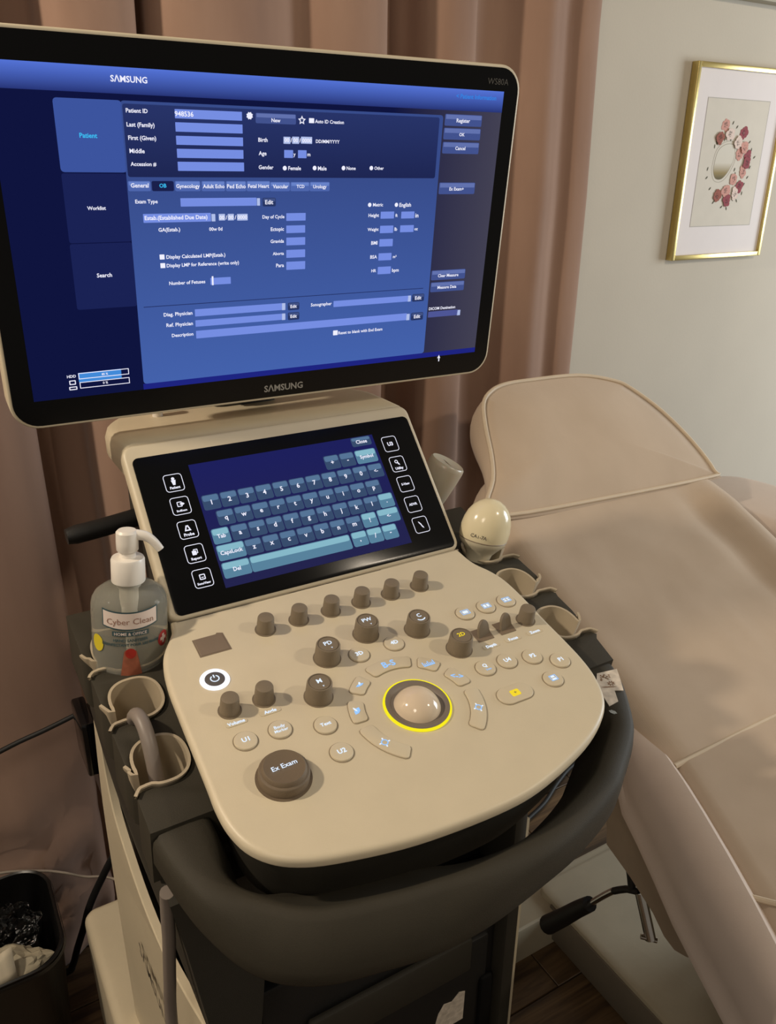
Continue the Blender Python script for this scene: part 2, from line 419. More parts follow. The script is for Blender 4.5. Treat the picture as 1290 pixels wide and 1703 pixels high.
FL = [('p', 1.7939, 1.552), ('c', 1.8639, 1.537), ('p', 1.8598, 1.4896), ('c', 1.8921, 1.4837), ('p', 1.8814, 1.4497), ('p', 1.8515, 1.4318), ('c', 1.8773, 1.4155), ('p', 1.8292, 1.4058), ('r', 1.8006, 1.3945), ('c', 1.8378, 1.3828), ('w', 1.8629, 1.3991), ('c', 1.8894, 1.4692), ('r', 1.7783, 1.524), ('w', 1.812, 1.533), ('w', 1.846, 1.515), ('p', 1.872, 1.505)]
LEAFM = mat('print_leaf', (86, 84, 66), .8, var=.2, vscale=200)
def leaf(bm, x, y, l, w, a, z):
    sheet(bm, [(x + c * math.cos(a) - s * math.sin(a), y + c * math.sin(a) + s * math.cos(a)) for c, s in ((-l, 0), (-.4 * l, w), (.4 * l, w), (l, 0), (.4 * l, -w), (-.4 * l, -w))], z)
bm = bmesh.new()
LV = [(1.8192, 1.5581), (1.8357, 1.5494), (1.823, 1.539), (1.8011, 1.5392), (1.7968, 1.5213), (1.8208, 1.5227), (1.8907, 1.5172), (1.9023, 1.4999), (1.9179, 1.4833), (1.7523, 1.4552), (1.7533, 1.4355), (1.7708, 1.4108), (1.8508, 1.4544), (1.856, 1.4447), (1.9039, 1.4368), (1.8949, 1.4204), (1.7653, 1.5052), (1.7709, 1.513), (1.8924, 1.3997), (1.8637, 1.3859), (1.8768, 1.3824), (1.8231, 1.3681), (1.8426, 1.3645), (1.907, 1.46), (1.79, 1.379)]
for x, y in LV: leaf(bm, x, y, .0052, .0019, random.uniform(.6, 2.2), 0.0007)
stuff(obj('printed_leaves', bm, LEAFM, PR, MF))
bm = bmesh.new(); mats = []
for q, (k, x, y) in enumerate(FL):
    for t in range(7):
        a = t * 2 * PI / 7 + q; sheet(bm, circ(x + (.0078 + .002 * math.sin(q * 3 + t * 2)) * math.cos(a), y + (.0085 + .002 * math.cos(q + t * 3)) * math.sin(a), .0062 + .0016 * math.sin(t * 2.3 + q), 9), 0.0008 + .00002 * t + q * .0002, 'pcrw'.index(k))
    for t in range(5):
        a = t * 2 * PI / 5 + q * 2; sheet(bm, circ(x + .0045 * math.cos(a), y + .0052 * math.sin(a), .0020 + .0012 * math.sin(t + q), 7), 0.00096 + .00002 * t + q * .0002, 4 + 'pcrw'.index(k))
obj('printed_roses', bm, [FM[k] for k in 'pcrw'] + [FD[k] for k in 'pcrw'], PR, MF)['kind'] = 'stuff'
OVP = [(1.7741, 1.4491), (1.7728, 1.4648), (1.7785, 1.493), (1.7952, 1.5073), (1.8200, 1.5125), (1.8375, 1.5056), (1.8425, 1.4815), (1.8302, 1.4526), (1.8091, 1.4333), (1.7858, 1.4332)]
ov = [tuple(p[:2]) for p in crom([(x, y, 0) for x, y in OVP], 5, True)]
OVM = mat('mirror_ink', (206, 201, 190), .8, var=.01); _nt = OVM.node_tree; _b = _nt.nodes['Principled BSDF']
_tc = _nt.nodes.new('ShaderNodeTexCoord'); _sp = _nt.nodes.new('ShaderNodeSeparateXYZ'); _mr = _nt.nodes.new('ShaderNodeMapRange'); _cr = _nt.nodes.new('ShaderNodeValToRGB')
_mr.inputs['From Min'].default_value = 1.432; _mr.inputs['From Max'].default_value = 1.513
_nt.links.new(_tc.outputs['Object'], _sp.inputs[0]); _nt.links.new(_sp.outputs[1], _mr.inputs['Value']); _nt.links.new(_mr.outputs[0], _cr.inputs['Fac'])
_e0, _e1 = _cr.color_ramp.elements[0], _cr.color_ramp.elements[1]
_e0.position = 0.0; _e0.color = (*lin((92, 82, 54)), 1); _e1.position = 1.0; _e1.color = (*lin((216, 212, 200)), 1)
for ps, c in ((0.18, (150, 132, 86)), (0.46, (214, 209, 196))):
    el = _cr.color_ramp.elements.new(ps); el.color = (*lin(c), 1)
_nt.links.new(_cr.outputs['Color'], _b.inputs['Base Color'])
bm = bmesh.new(); sheet(bm, ov, 0.0006); obj('printed_mirror', bm, OVM, PR, MF)
bm = bmesh.new(); outline(bm, ov, 0.0009, 0.00065); outline(bm, [tuple(p) for p in inset(ov, -.006)], 0.0007, 0.00062)
stuff(obj('printed_oval', bm, mat('oval_ink', (140, 134, 116), .8), PR, MF))

# ------------------------------------------------------------------ ultrasound machine
US = thing('ultrasound_machine', 'cream and charcoal ultrasound machine with lit monitor, touch keyboard and knobs', 'ultrasound machine', (0.336, 0.8, 0.0))
O = (0.336352, 0.679921, 1.049797); TCN = (0.336352, 0.739289, 1.115199); MCN = (0.350114, 0.800478, 1.384127)
MP = frame((1, 0, 0), (0, 0.981627, 0.190809), (0, -0.190809, 0.981627), O)
MT = frame((1, 0, 0), (0, 0.672126, 0.740437), (0, -0.740437, 0.672126), TCN)
MM = frame((0.999799, -0.020034, 0), (-0.002059, -0.102775, 0.994702), (-0.019928, -0.994503, -0.102796), MCN)

# lower body ---------------------------------------------------------
bm = bmesh.new()
box(bm, 0.138, 0.526, 0.615, 0.96, 0.10, 0.80, 0.012); box(bm, 0.138, 0.162, 0.55, 0.63, 0.10, 0.80, 0.006); box(bm, 0.506, 0.526, 0.55, 0.63, 0.10, 0.80, 0.006)
box(bm, 0.15, 0.525, 0.555, 0.63, 0.775, 0.80, 0.006)
CAB = obj('cabinet', bm, RAIL2, US)
bm = bmesh.new(); slab(bm, rrect(0.163, 0.505, 0.30, 0.774, 0.012), 0, 0.004)
obj('front_recess', bm, VOID, CAB, frame((1, 0, 0), (0, 0, 1), (0, -1, 0), (0, 0.6148, 0)))
bm = bmesh.new(); box(bm, 0.19, 0.505, 0.568, 0.612, 0.12, 0.655, 0.006); box(bm, 0.205, 0.49, 0.562, 0.575, 0.13, 0.57, 0.004)
DR = obj('front_panel', bm, BLACK, CAB)
bm = bmesh.new(); box(bm, 0.24, 0.46, 0.556, 0.566, 0.53, 0.585, 0.004); obj('tray', bm, RAIL2, CAB)
bm = bmesh.new(); box(bm, 0.478, 0.498, 0.5555, 0.566, 0.36, 0.50, 0.006); obj('slot', bm, VOID, CAB)
STK = mat('torn_sticker', (196, 186, 172), .6, var=.25, vscale=120)
bm = bmesh.new(); slab(bm, [(0.408, 0.44), (0.416, 0.475), (0.424, 0.487), (0.436, 0.484), (0.447, 0.494), (0.456, 0.49), (0.455, 0.44)], 0, 0.0006)
sk = obj('sticker', bm, STK, CAB, frame((1, 0, 0), (0, 0, 1), (0, -1, 0), (0, 0.5615, 0))); sk['label'] = 'torn pale sticker low on the black front panel'
# shoulders/neck under the console
bm = bmesh.new()
loft(bm, [[(0.14, 0.60, 0.79), (0.53, 0.60, 0.79), (0.53, .95, 0.79), (0.14, .95, 0.79)], [(0.20, 0.70, 0.90), (0.47, 0.70, 0.90), (0.47, 0.94, 0.90), (0.20, 0.94, 0.90)],
          [(0.22, 0.70, 1.0), (0.45, 0.70, 1.0), (0.45, 0.93, 1.0), (0.22, 0.93, 1.0)]])
obj('lift_column', bm, RAIL2, US)
def sidepanel(sg):
    pts = [(.54, .10), (.54, .675), (.575, .667), (.61, .662), (.67, .66), (.73, .68), (.78, .715), (.81, .745), (.825, .79), (.828, .84), (.832, .892), (.842, .880), (.877, .748), (.895, .60), (.90, .10)]
    xs = lambda y: 0.336 - sg * (0.336 - (0.109 + 0.020 * max(0, min(1, (0.82 - y) / 0.28)) ** 1.3)) - (.0 if sg > 0 else .012)
    if sg < 0: pts = [(max(a, .556), b) for a, b in pts]; pts = [(a, b + (.066 * max(0, min(1, (.80 - a) / .12)) if b > .5 else 0)) for a, b in pts]; pts[0] = (.5555, .10)
    bm = bmesh.new(); P = pts[:1] + [tuple(p[:2]) for p in crom([(a, b, 0) for a, b in pts[1:11]], 4)] + [tuple(p[:2]) for p in crom([(a, b, 0) for a, b in pts[11:]], 4)]
    n = len(P); sgn = 1 if sg > 0 else -1
    A = [bm.verts.new((xs(y), y, z)) for y, z in P]
    I = inset(P, 0.002)
    B = [bm.verts.new((xs(p[0]) + sgn * (0.008 if sg > 0 else 0.004), p[0], p[1])) for p in P]
    Aa = [bm.verts.new((xs(p.x) - sgn * 0.0015, p.x, p.y)) for p in I]
    for i in range(n):
        j = (i + 1) % n; face(bm, (A[i], A[j], B[j], B[i])); face(bm, (Aa[i], Aa[j], A[j], A[i]))
    for t in tessellate_polygon([[Vector((p[0], p[1], 0)) for p in P]]): face(bm, [Aa[i] for i in t]); face(bm, [B[i] for i in t])
    return bm, xs
b_, xsL = sidepanel(1); SP = obj('side_panel', b_, CREAM_SIDE, US, ang=30)
b_, xsR = sidepanel(-1); obj('side_panel', b_, CREAM_SIDE, US, ang=30)
bm = bmesh.new(); text(bm, 'SΛMSUNG', 0, 0, height=0.022, z=0.0004, bold=0.02)
stuff(obj('side_lettering', bm, mat('side_print', (70, 62, 52), .5), SP, frame((0, -0.9985, 0), (0, 0, 1), (-1, 0, 0), (0.1105, 0.78, 0.55))))
bm = bmesh.new(); box(bm, 0.1185, 0.1265, 0.575, 0.582, 0.12, 0.64); obj('panel_seam', bm, TAUPE, SP)
# dark skirt below the rails
O = (0.336352, 0.679921, 1.049797)
for sg in (1, -1):
    def X(v): return 0.336 - sg * v
    bm = bmesh.new()
    lo = [(X(.243), .52, .955), (X(.243), .74, 1.0), (X(.16), .74, 1.0), (X(.16), .52, .955)]
    def pz(y, w): return O[2] + (y - O[1]) * 0.19438 + w / 0.98163
    yf = .487 if sg > 0 else .62
    loft(bm, [[(X(.212), yf + .013, .70), (X(.215), .86, .72), (X(.17), .86, .72), (X(.17), yf + .013, .70)], [(X(.232), yf, .86), (X(.236), .80, .90), (X(.16), .80, .90), (X(.16), yf, .86)],
              [(X(.241), yf - .003, pz(yf - .003, -.0925)), (X(.241), .765, pz(.765, -.0925)), (X(.16), .765, pz(.765, -.0925)), (X(.16), yf - .003, pz(yf - .003, -.0925))]])
    obj('side_skirt', bm, RAIL2, US, ang=50)
# base with casters
bm = bmesh.new(); box(bm, 0.15, 0.52, 0.50, 1.08, 0.07, 0.14, 0.02)
BASE = obj('base', bm, BLACK, US)
for x0, x1 in ((0.0765, 0.19), (0.482, 0.5955)):
    bm = bmesh.new()
    slab(bm, rrect(x0, x1, 0.86 if x0 > .3 else 0.62, 1.128, 0.022), 0.05, 0.285, 0.014, 4)
    obj('wheel_cover', bm, CREAM_SIDE, BASE)
for x, y in ((0.13, 0.98), (0.13, 0.70), (0.54, 0.98), (0.54, 0.82)):
    bm = bmesh.new(); lathe(bm, [(0.012, -0.018), (0.04, -0.018), (0.045, -0.012), (0.045, 0.012), (0.04, 0.018), (0.012, 0.018)], 24)
    obj('wheel', bm, BLACK, BASE, frame((0, 1, 0), (0, 0, 1), (1, 0, 0), (x, y, 0.045)))

# rails with probe holders -------------------------------------------
def notch(sg, cv, U, r=0.0235, ry=0.0265, cu=0.218, full=True):
    """outline of one open cup, from the rail's outer edge round the bowl and back out"""
    a0, a1 = math.radians(-14), math.radians(302)
    P = [(U, cv + .004), (U - .003, cv - .002), (cu + r + .002, cv - .004)]
    for i in range(25):
        a = a0 + (a1 - a0) * i / 24; P.append((cu + r * math.copysign(abs(math.cos(a)) ** .85, math.cos(a)), cv + ry * math.copysign(abs(math.sin(a)) ** .85, math.sin(a))))
    P += [(cu + r * .62 + .006, cv - .0235), (U - .004, cv - .0245), (U, cv - .030)]
    return [(sg * x, y) for x, y in P]
def rail(sg, outer, cups, v0, v1, vin):
    P = []; 
    ou = list(outer)
    def U(v):
        for (a, b), (c, d) in zip(ou[:-1], ou[1:]):
            if b >= v >= d: return a + (c - a) * (b - v) / max(b - d, 1e-6)
        return ou[-1][0] if v < ou[-1][1] else ou[0][0]
    P.append((sg * vin, v1)); P.append((sg * U(v1), v1))
    N = []
    for cv, r, ry, cu in cups:
        n = notch(sg, cv, U(cv), r, ry, cu); N.append(n)
        P += [(sg * U(cv + .012), cv + .012)] + n + [(sg * U(cv - .036), cv - .036)]
    P.append((sg * U(v0), v0)); P.append((sg * vin, v0))
    bm = bmesh.new(); slab(bm, P, -0.092, -0.030, 0.0010, 2, tess=True)
    R = obj('side_rail', bm, RAIL, US, MP, ang=35)
    for (cv, r, ry, cu), n in zip(cups, N):
        bm = bmesh.new(); q = crom([(a, b, 0) for a, b in n], 2); m = len(q)
        edge = lambda i, m=m: max(0.0, 1 - min(i, m - 1 - i) / 9.0) ** .45
        off = []
        for i in range(m):
            t = (q[min(i + 1, m - 1)] - q[max(i - 1, 0)]); t.normalize()
            s = -1 if sg > 0 else 1
            off.append(q[i] + Vector((-t.y, t.x, 0)) * 0.0026 * s * -1)
        L = [[(p.x, p.y, -0.0285) for p in q], [(p.x, p.y, -0.0265) for p in q], [(p.x, p.y, -0.0265) for p in off], [(p.x, p.y, -0.0285) for p in off],
             [(sg * cu + (p.x - sg * cu) * .97, cv + (p.y - cv) * .97, -0.050 + .0185 * edge(i)) for i, p in enumerate(off)],
             [(sg * cu + (p.x - sg * cu) * .9, cv + (p.y - cv) * .9, -0.086 + .0535 * edge(i)) for i, p in enumerate(off)]]
        loft(bm, L, False, False, closed=False)
        sheet(bm, [(sg * cu + x, cv + y) for x, y in circ(0, 0, r * .9, 24, ry * .9)], -0.084)
        obj('probe_holder', bm, CUPB, R, MP, ang=50)
    return R
RL = rail(-1, [(.249, .09), (.2475, -.05), (.2465, -.12), (.2465, -.194)], [(.016, .034, .034, .206), (-.054, .0235, .0265, .218), (-.128, .0235, .0265, .219)], -.1925, .085, .16)
RR = rail(1, [(.251, .12), (.2505, -.05), (.2475, -.11), (.2425, -.15), (.2335, -.194)], [(.020, .0245, .0265, .218), (-.050, .0225, .0265, .217), (-.124, .0225, .0265, .2165)], -.1925, .115, .16)

# front handle --------------------------------------------------------
ho = [(.2345, -.195), (.226, -.220), (.205, -.256), (.187, -.277), (.150, -.303), (.127, -.317), (.09, -.331), (.046, -.342), (-.013, -.3495), (-.05, -.3505), (-.085, -.3475), (-.118, -.3415), (-.157, -.3325), (-.185, -.319), (-.205, -.302), (-.221, -.280), (-.2335, -.253), (-.2405, -.226), (-.2460, -.195)]
hp = crom([(a, b, 0) for a, b in ho], 5)
prof_h = [(.006, -.052), (.0, -.034), (.0005, -.018), (.003, -.006), (.008, -.0012), (.016, 0), (.0235, -.0004), (.0265, -.0035), (.032, -.018), (.040, -.036), (.046, -.054), (.040, -.064), (.02, -.062)]
prof_e = [(.004, -.045), (.0, -.030), (.0, -.012), (.001, -.005), (.006, 0), (.02, .0005), (.03, .0005), (.04, .0), (.046, -.003), (.05, -.02), (.05, -.045), (.04, -.047), (.02, -.046)]
prof_f = [(.006, -.060), (.0, -.046), (.001, -.034), (.010, -.017), (.021, -.004), (.027, -.0003), (.031, -.0012), (.037, -.008), (.050, -.023), (.066, -.039), (.080, -.052), (.076, -.066), (.03, -.068)]
bm = bmesh.new(); loops = []
m = len(hp)
for i, p in enumerate(hp):
    t = (hp[min(i + 1, m - 1)] - hp[max(i - 1, 0)]).normalized(); nrm = Vector((-t.y, t.x, 0))   # path runs clockwise from the right: inward is to its right
    nrm = Vector((t.y, -t.x, 0))
    e = min(i, m - 1 - i) / 14.0; e = max(0, 1 - e); e = e * e * (3 - 2 * e)
    g = max(0, min(1, (-p.y - .262) / .06 + (.2 if p.x < -.1 else 0))); g = g * g * (3 - 2 * g) * (1 - e) * max(0, min(1, (.03 - p.x) / .10))
    loops.append([p + nrm * ((a * (1 - g) + q * g) * (1 - e) + c * e) + Vector((0, 0, -0.0335 + (b * (1 - g) + s * g) * (1 - e) + d * e)) for (a, b), (c, d), (q, s) in zip(prof_h, prof_e, prof_f)])
loft(bm, loops)
HN = obj('handle', bm, RAIL, US, MP, ang=50)
# peeling sticker
STW = mat('pale_floral_sticker', (206, 196, 182), .55, var=.18, vscale=160); STB = mat('sticker_print', (128, 96, 70), .6)
sp = [(.204, -.1985), (.2245, -.203), (.2185, -.216), (.212, -.229), (.207, -.2275), (.203, -.2365), (.191, -.2425), (.188, -.231), (.197, -.222), (.192, -.2215), (.198, -.210)]
sp_ = [(.2055, -.2005), (.2255, -.2035), (.2195, -.2150), (.2125, -.2270), (.2055, -.2235), (.1995, -.2350), (.1890, -.2360), (.1925, -.2225), (.1850, -.2200), (.1960, -.2110)]
sp = [(.2075 + (x - .2075) * 1.22, -.1995 + (y + .2005) * 1.12) for x, y in sp_]
bm = bmesh.new(); slab(bm, sp, -.0335, -.0326); SK = obj('sticker', bm, STW, HN, MP); SK['label'] = 'torn pale sticker with brown print on the right of the handle'
bm = bmesh.new()
for k in range(14): leaf(bm, .207 + random.uniform(-.006, .012), -.2065 + random.uniform(-.004, .003), .0013, .0007, random.uniform(0, 3), -.0324)
for k in range(8): a = k * PI / 4; leaf(bm, .2085 + .003 * math.cos(a), -.2165 + .002 * math.sin(a), .0016, .0006, a, -.0324)
leaf(bm, .203, -.2195, .009, .0006, -.35, -.03235)
stuff(obj('sticker_print', bm, STB, SK, MP))
bm = bmesh.new(); leaf(bm, .183, -.2465, .0042, .0022, -.9, -.0331); obj('scuff_mark', bm, mat('scuff', (150, 156, 156), .3, var=.4, vscale=500), HN, MP)

# control panel --------------------------------------------------------
pl = [(-.168, .004), (-.171, -.009), (-.178, -.021), (-.187, -.036), (-.1925, -.054), (-.196, -.08), (-.1975, -.111), (-.199, -.15), (-.2005, -.189), (-.2015, -.21), (-.200, -.231), (-.194, -.251), (-.182, -.267), (-.165, -.2785), (-.139, -.288), (-.089, -.299), (-.042, -.304), (.005, -.3055), (.039, -.3025), (.079, -.293), (.114, -.281), (.143, -.265), (.160, -.248), (.171, -.224), (.176, -.199), (.178, -.170), (.179, -.141), (.1815, -.098), (.181, -.067), (.176, -.047), (.168, -.030), (.165, -.016), (.164, .004)]
PLo = [tuple(p[:2]) for p in crom([(a, b, 0) for a, b in pl], 4)]
bm = bmesh.new(); slab(bm, PLo, -.011, 0, 0.005, 4, 0.002)
CP = obj('control_panel', bm, CREAM, US, MP, ang=50)
bm = bmesh.new(); und = [(x * .965, -.002 + (y + .002) * .972) for x, y in PLo]
slab(bm, und, -.080, -.0105, 0, 2, 0, taper=0.010); obj('panel_underside', bm, RAIL2, US, MP, ang=50)

def put(name, me, u, v, w=0.0, parent=CP): return share(name, me, parent, MP @ T(u, v, w))
def mesh_of(bm, mats, ang=40):
    bmesh.ops.recalc_face_normals(bm, faces=bm.faces)
    me = bpy.data.meshes.new('piece'); bm.to_mesh(me); bm.free()
    for m in (mats if isinstance(mats, (list, tuple)) else [mats]): me.materials.append(m)
    smooth(me, ang); return me
bm = bmesh.new(); lathe(bm, [(.0102, 0), (.0102, .0006), (.0088, .0006), (.0086, .002), (.0078, .0145), (.0073, .0157), (.0062, .0162), (0.0001, .0162)], 32)
small = mesh_of(bm, KNOB)
for u, v in [(-.0906, -.0425), (-.0554, -.042), (-.0204, -.042), (.0142, -.0417), (.049, -.0417), (.0847, -.0413), (-.1581, -.126), (-.127, -.1257), (.1576, -.1315)]: put('knob', small, u, v)
bm = bmesh.new(); lathe(bm, [(.0132, 0), (.0132, .0006), (.0122, .0006), (.0120, .003), (.0112, .0165), (.0107, .0176), (.0099, .0178), (.0096, .0170), (.0092, .0170), (.0090, .0176), (.0001, .0176)], 36)
mode = mesh_of(bm, KNOB)
ic = bmesh.new(); ice = bmesh.new(); yel = bmesh.new()
for u, v, s, s2 in [(-.0541, -.1015, 'PD', ''), (-.0826, -.142, 'M', ''), (-.0049, -.0865, 'PW', ''), (.0453, -.1005, 'C', ''), (.0686, -.1405, '2D', '')]:
    put('mode_knob', mode, u, v)
    text(yel if s == '2D' else ic, s, u, v + .0012, height=.0048, z=.0180, align='c', bold=.02)
    if s == 'C':
        sheet(ic, [(u + .0055 * math.cos(a), v - .001 + .0055 * math.sin(a)) for a in [PI + .6 + 1.9 * i / 8 for i in range(9)]] + [(u + .0045 * math.cos(a), v - .001 + .0042 * math.sin(a)) for a in [PI + .6 + 1.9 * i / 8 for i in range(8, -1, -1)]], .018)
    elif s != '2D': text(ic, '▾' if False else 'v', u + .001, v - .0052, height=.0026, z=.0180, align='c')
bm = bmesh.new(); lathe(bm, [(.0225, 0), (.0225, .0005), (.0203, .0005), (.0203, .0085), (.0195, .0095), (.0185, .0098), (.0180, .0100), (.0172, .0126), (.0162, .0136), (.0150, .0132), (.0001, .0128)], 48)
put('exam_knob', mesh_of(bm, KNOBD), -.1452, -.209)
text(ic, 'Ex Exam', -.1452, -.2085, width=.021, z=.0140, align='c', rot=0.02)
# round keys
bm = bmesh.new(); lathe(bm, [(.0106, 0), (.0106, .0003), (.0099, .0003)], 32, mi=1, caps=False); lathe(bm, [(.0097, .0001), (.0097, .0012), (.0092, .0018), (.0080, .0020), (.0001, .0021)], 32)
key = mesh_of(bm, [BUTTON, GROOVE])
zk = .0024
def icon_rects(b, u, v, rs):
    for x0, y0, x1, y1 in rs: rect(b, u + x0, v + y0, u + x1, v + y1, zk)
def sq(b, u, v, w, h, d=.0007): outline(b, [(u - w, v - h), (u + w, v - h), (u + w, v + h), (u - w, v + h)], d, zk)
for u, v, s in [(.1046, -.0985, 'one'), (.1313, -.0983, 'two'), (.1575, -.0983, 'four'), (.0766, -.1732, 'Q'), (.1019, -.1736, 'U4'), (.1287, -.1787, 'P2'), (.1511, -.194, 'P1'), (.1278, -.2113, 'save'), (-.0245, -.1095, '3D'), (.0138, -.1091, '4D'), (-.1584, -.1627, 'U1'), (-.1281, -.1631, 'body'), (-.0917, -.1744, 'Text'), (-.0926, -.2058, 'U2')]:
    put('round_key', key, u, v)
    if s in ('one', 'two', 'four'):
        sq(ice, u, v, .0048, .0034)
        if s == 'one': icon_rects(ic, u, v, [(-.003, -.0018, .003, .0018)])
        if s == 'two': icon_rects(ic, u, v, [(-.0034, -.002, -.0005, .002), (.0005, -.002, .0034, .002)])
        if s == 'four': icon_rects(ic, u, v, [(-.0034, -.0021, -.0005, -.0004), (.0005, -.0021, .0034, -.0004), (-.0034, .0004, -.0005, .0021), (.0005, .0004, .0034, .0021)])
    elif s == 'Q': text(ic, 'Q', u, v + .002, height=.0042, z=zk, align='c', bold=.02); text(ice, 'Scan', u + .001, v - .0034, height=.0024, z=zk, align='c')
    elif s == 'body': text(ic, 'Body', u, v + .0019, width=.0095, z=zk, align='c'); text(ic, 'Marker', u, v - .0024, width=.012, z=zk, align='c')
    elif s == 'save': sq(ice, u, v, .0038, .0034); icon_rects(ic, u, v, [(-.002, .0004, .002, .0026), (-.0024, -.0026, .0024, -.0006)])
    else: text(ic, s, u, v, width=.0095 if s == 'Text' else None, height=.0046, z=zk, align='c', bold=.025)
# arc keys around the trackball
BU, BV = -.0078, -.1868
def sector(r0, r1, a0, a1, cr=.003):
    P = []; n = 14
    def corner(r, a, rin, ain):
        out = []
        for k in range(4):
            t = k / 3; out.append((r, a, rin, ain, t))
        return out
    A0, A1 = math.radians(a0), math.radians(a1); d0 = cr / r0; d1 = cr / r1
    for i in range(n + 1): a = A0 + d1 + (A1 - A0 - 2 * d1) * i / n; P.append((r1 * math.cos(a), r1 * math.sin(a)))
    P.append(((r1 - cr * .3) * math.cos(A1 - d1 * .3), (r1 - cr * .3) * math.sin(A1 - d1 * .3)))
    P.append(((r1 - cr) * math.cos(A1), (r1 - cr) * math.sin(A1))); P.append(((r0 + cr) * math.cos(A1), (r0 + cr) * math.sin(A1)))
    P.append(((r0 + cr * .3) * math.cos(A1 - d0 * .3), (r0 + cr * .3) * math.sin(A1 - d0 * .3)))
    for i in range(n + 1): a = A1 - d0 - (A1 - A0 - 2 * d0) * i / n; P.append((r0 * math.cos(a), r0 * math.sin(a)))
    P.append(((r0 + cr * .3) * math.cos(A0 + d0 * .3), (r0 + cr * .3) * math.sin(A0 + d0 * .3)))
    P.append(((r0 + cr) * math.cos(A0), (r0 + cr) * math.sin(A0))); P.append(((r1 - cr) * math.cos(A0), (r1 - cr) * math.sin(A0)))
    P.append(((r1 - cr * .3) * math.cos(A0 + d1 * .3), (r1 - cr * .3) * math.sin(A0 + d1 * .3)))
    return P
for a0, a1, s in [(65, 111, 'link'), (37, 58, 'rule'), (4, 28, 'arrow'), (-53, -3, 'set'), (120, 142, 'tool'), (152, 177, 'hand'), (184, 232, 'set')]:
    bm = bmesh.new(); p = sector(.0475, .0615, a0, a1)
    slab(bm, p, 0, .0016, .0006, 2, mi=0); outline(bm, p, -.0006, .0003, mi=1)
    obj('arc_key', bm, [BUTTON, GROOVE], CP, MP @ T(BU, BV, 0))
    am = math.radians((a0 + a1) / 2); u, v = BU + .0545 * math.cos(am), BV + .0545 * math.sin(am); zk = .0019
    if s == 'link': text(ice, 'B-S', u, v, width=.013, z=zk, align='c', bold=.02)
    if s == 'rule':
        icon_rects(ice, u, v, [(-.006, -.003, .006, -.0018)] + [(x, -.0018, x + .0009, .0028 if k % 3 == 0 else .0008) for k, x in enumerate([-.006 + i * .00184 for i in range(7)])])
    if s == 'arrow': text(ice, '↔' if False else '<->', u, v, width=.012, z=zk, align='c', rot=-.5, bold=.02)
    if s == 'set': outline(ice, circ(u, v, .0032, 16), .0009, zk); icon_rects(ic, u, v, [(-.005, -.0006, -.0033, .0006), (.0033, -.0006, .005, .0006), (-.0006, .0033, .0006, .005), (-.0006, -.005, .0006, -.0033)])
    if s == 'tool': leaf(ice, u, v, .0045, .0012, .2, zk); leaf(ic, u + .0006, v + .0016, .0022, .001, 1.3, zk)
    if s == 'hand': leaf(ice, u, v, .0046, .0022, .8, zk); leaf(ic, u - .001, v + .002, .003, .0008, 1.9, zk + .0001)
# trackball
bm = bmesh.new(); lathe(bm, [(.0288, .0002), (.0288, .0012), (.0262, .0012), (.0232, -.0010), (.0205, -.0030), (.0205, -.009)], 48, caps=False)
obj('trackball_well', bm, GREYRING, CP, MP @ T(BU, BV, .0012))
bm = bmesh.new()
for i in range(48):
    pass
lathe(bm, [(.0288, .0004), (.0286, .0020), (.0296, .0026), (.0306, .0018), (.0308, .0004)], 64, caps=False)
obj('trackball_ring', bm, glow('ring_light', (236, 222, 30), 1.15), CP, MP @ T(BU, BV, 0))['label'] = 'glowing yellow ring around the trackball'
bm = bmesh.new(); bmesh.ops.create_uvsphere(bm, u_segments=48, v_segments=24, radius=.0225)
obj('trackball', bm, BALL, CP, MP @ T(BU, BV, -.0075), ang=80)
# the ball needs a dark seat so no panel shows inside the well
bm = bmesh.new(); sheet(bm, circ(0, 0, .0285, 40), .00035); obj('trackball_seat', bm, GREYRING, CP, MP @ T(BU, BV, 0))
# freeze key, labels, toggles, power
bm = bmesh.new(); slab(bm, rrect(-.0185, .0185, -.0098, .0098, .0097, 8), 0, .0017, .0007, 3); outline(bm, rrect(-.0185, .0185, -.0098, .0098, .0097, 8), -.0007, .0003, 1)
obj('freeze_key', bm, [BUTTON, GROOVE], CP, MP @ T(.0823, -.2115, 0)); zk = .002
slab(yel, rrect(.0823 - .0048, .0823 + .0048, -.2115 - .0036, -.2115 + .0036, .0014), .0017, .0020)
for k in (-.0013, .0013): pass
b = bmesh.new(); slab(b, rrect(-.0095, .0095, -.0028, .0028, .0022), 0, .0005); CSM = mesh_of(b, BUTTON)
for u, v, s in [(.1006, -.1496, 'Depth'), (.1274, -.1498, 'Focus'), (.1546, -.150, 'Zoom'), (-.1582, -.1412, 'Volume'), (-.1277, -.1409, 'Angle')]:
    put('caption_strip', CSM, u, v); text(ic, s, u, v, height=.0034, z=.0008, align='c', bold=.03)
bm = bmesh.new(); slab(bm, [(-.0105, .0085), (.0105, .0085), (.0075, -.0085), (-.0105, -.0085)], 0, .0006)
tg_r = mesh_of(bm, VOID if False else TAUPE)
bm = bmesh.new(); pf = [(.0075 * math.cos(a), .0065 + .0105 * math.sin(a)) for a in [PI * i / 12 for i in range(13)]] + [(-.0085, -.002), (.0085, -.002)]
slab(bm, pf, -.0016, .0016, .0008, 2, .0008); tg_p = mesh_of(bm, KNOB)
for u, v in [(.1030, -.1325), (.1305, -.1325)]:
    put('toggle_well', tg_r, u, v, .0002)
    share('toggle', tg_p, CP, MP @ T(u, v - .001, .0) @ Matrix.Rotation(math.radians(14), 4, 'Z') @ Matrix.Rotation(math.radians(72), 4, 'X'))
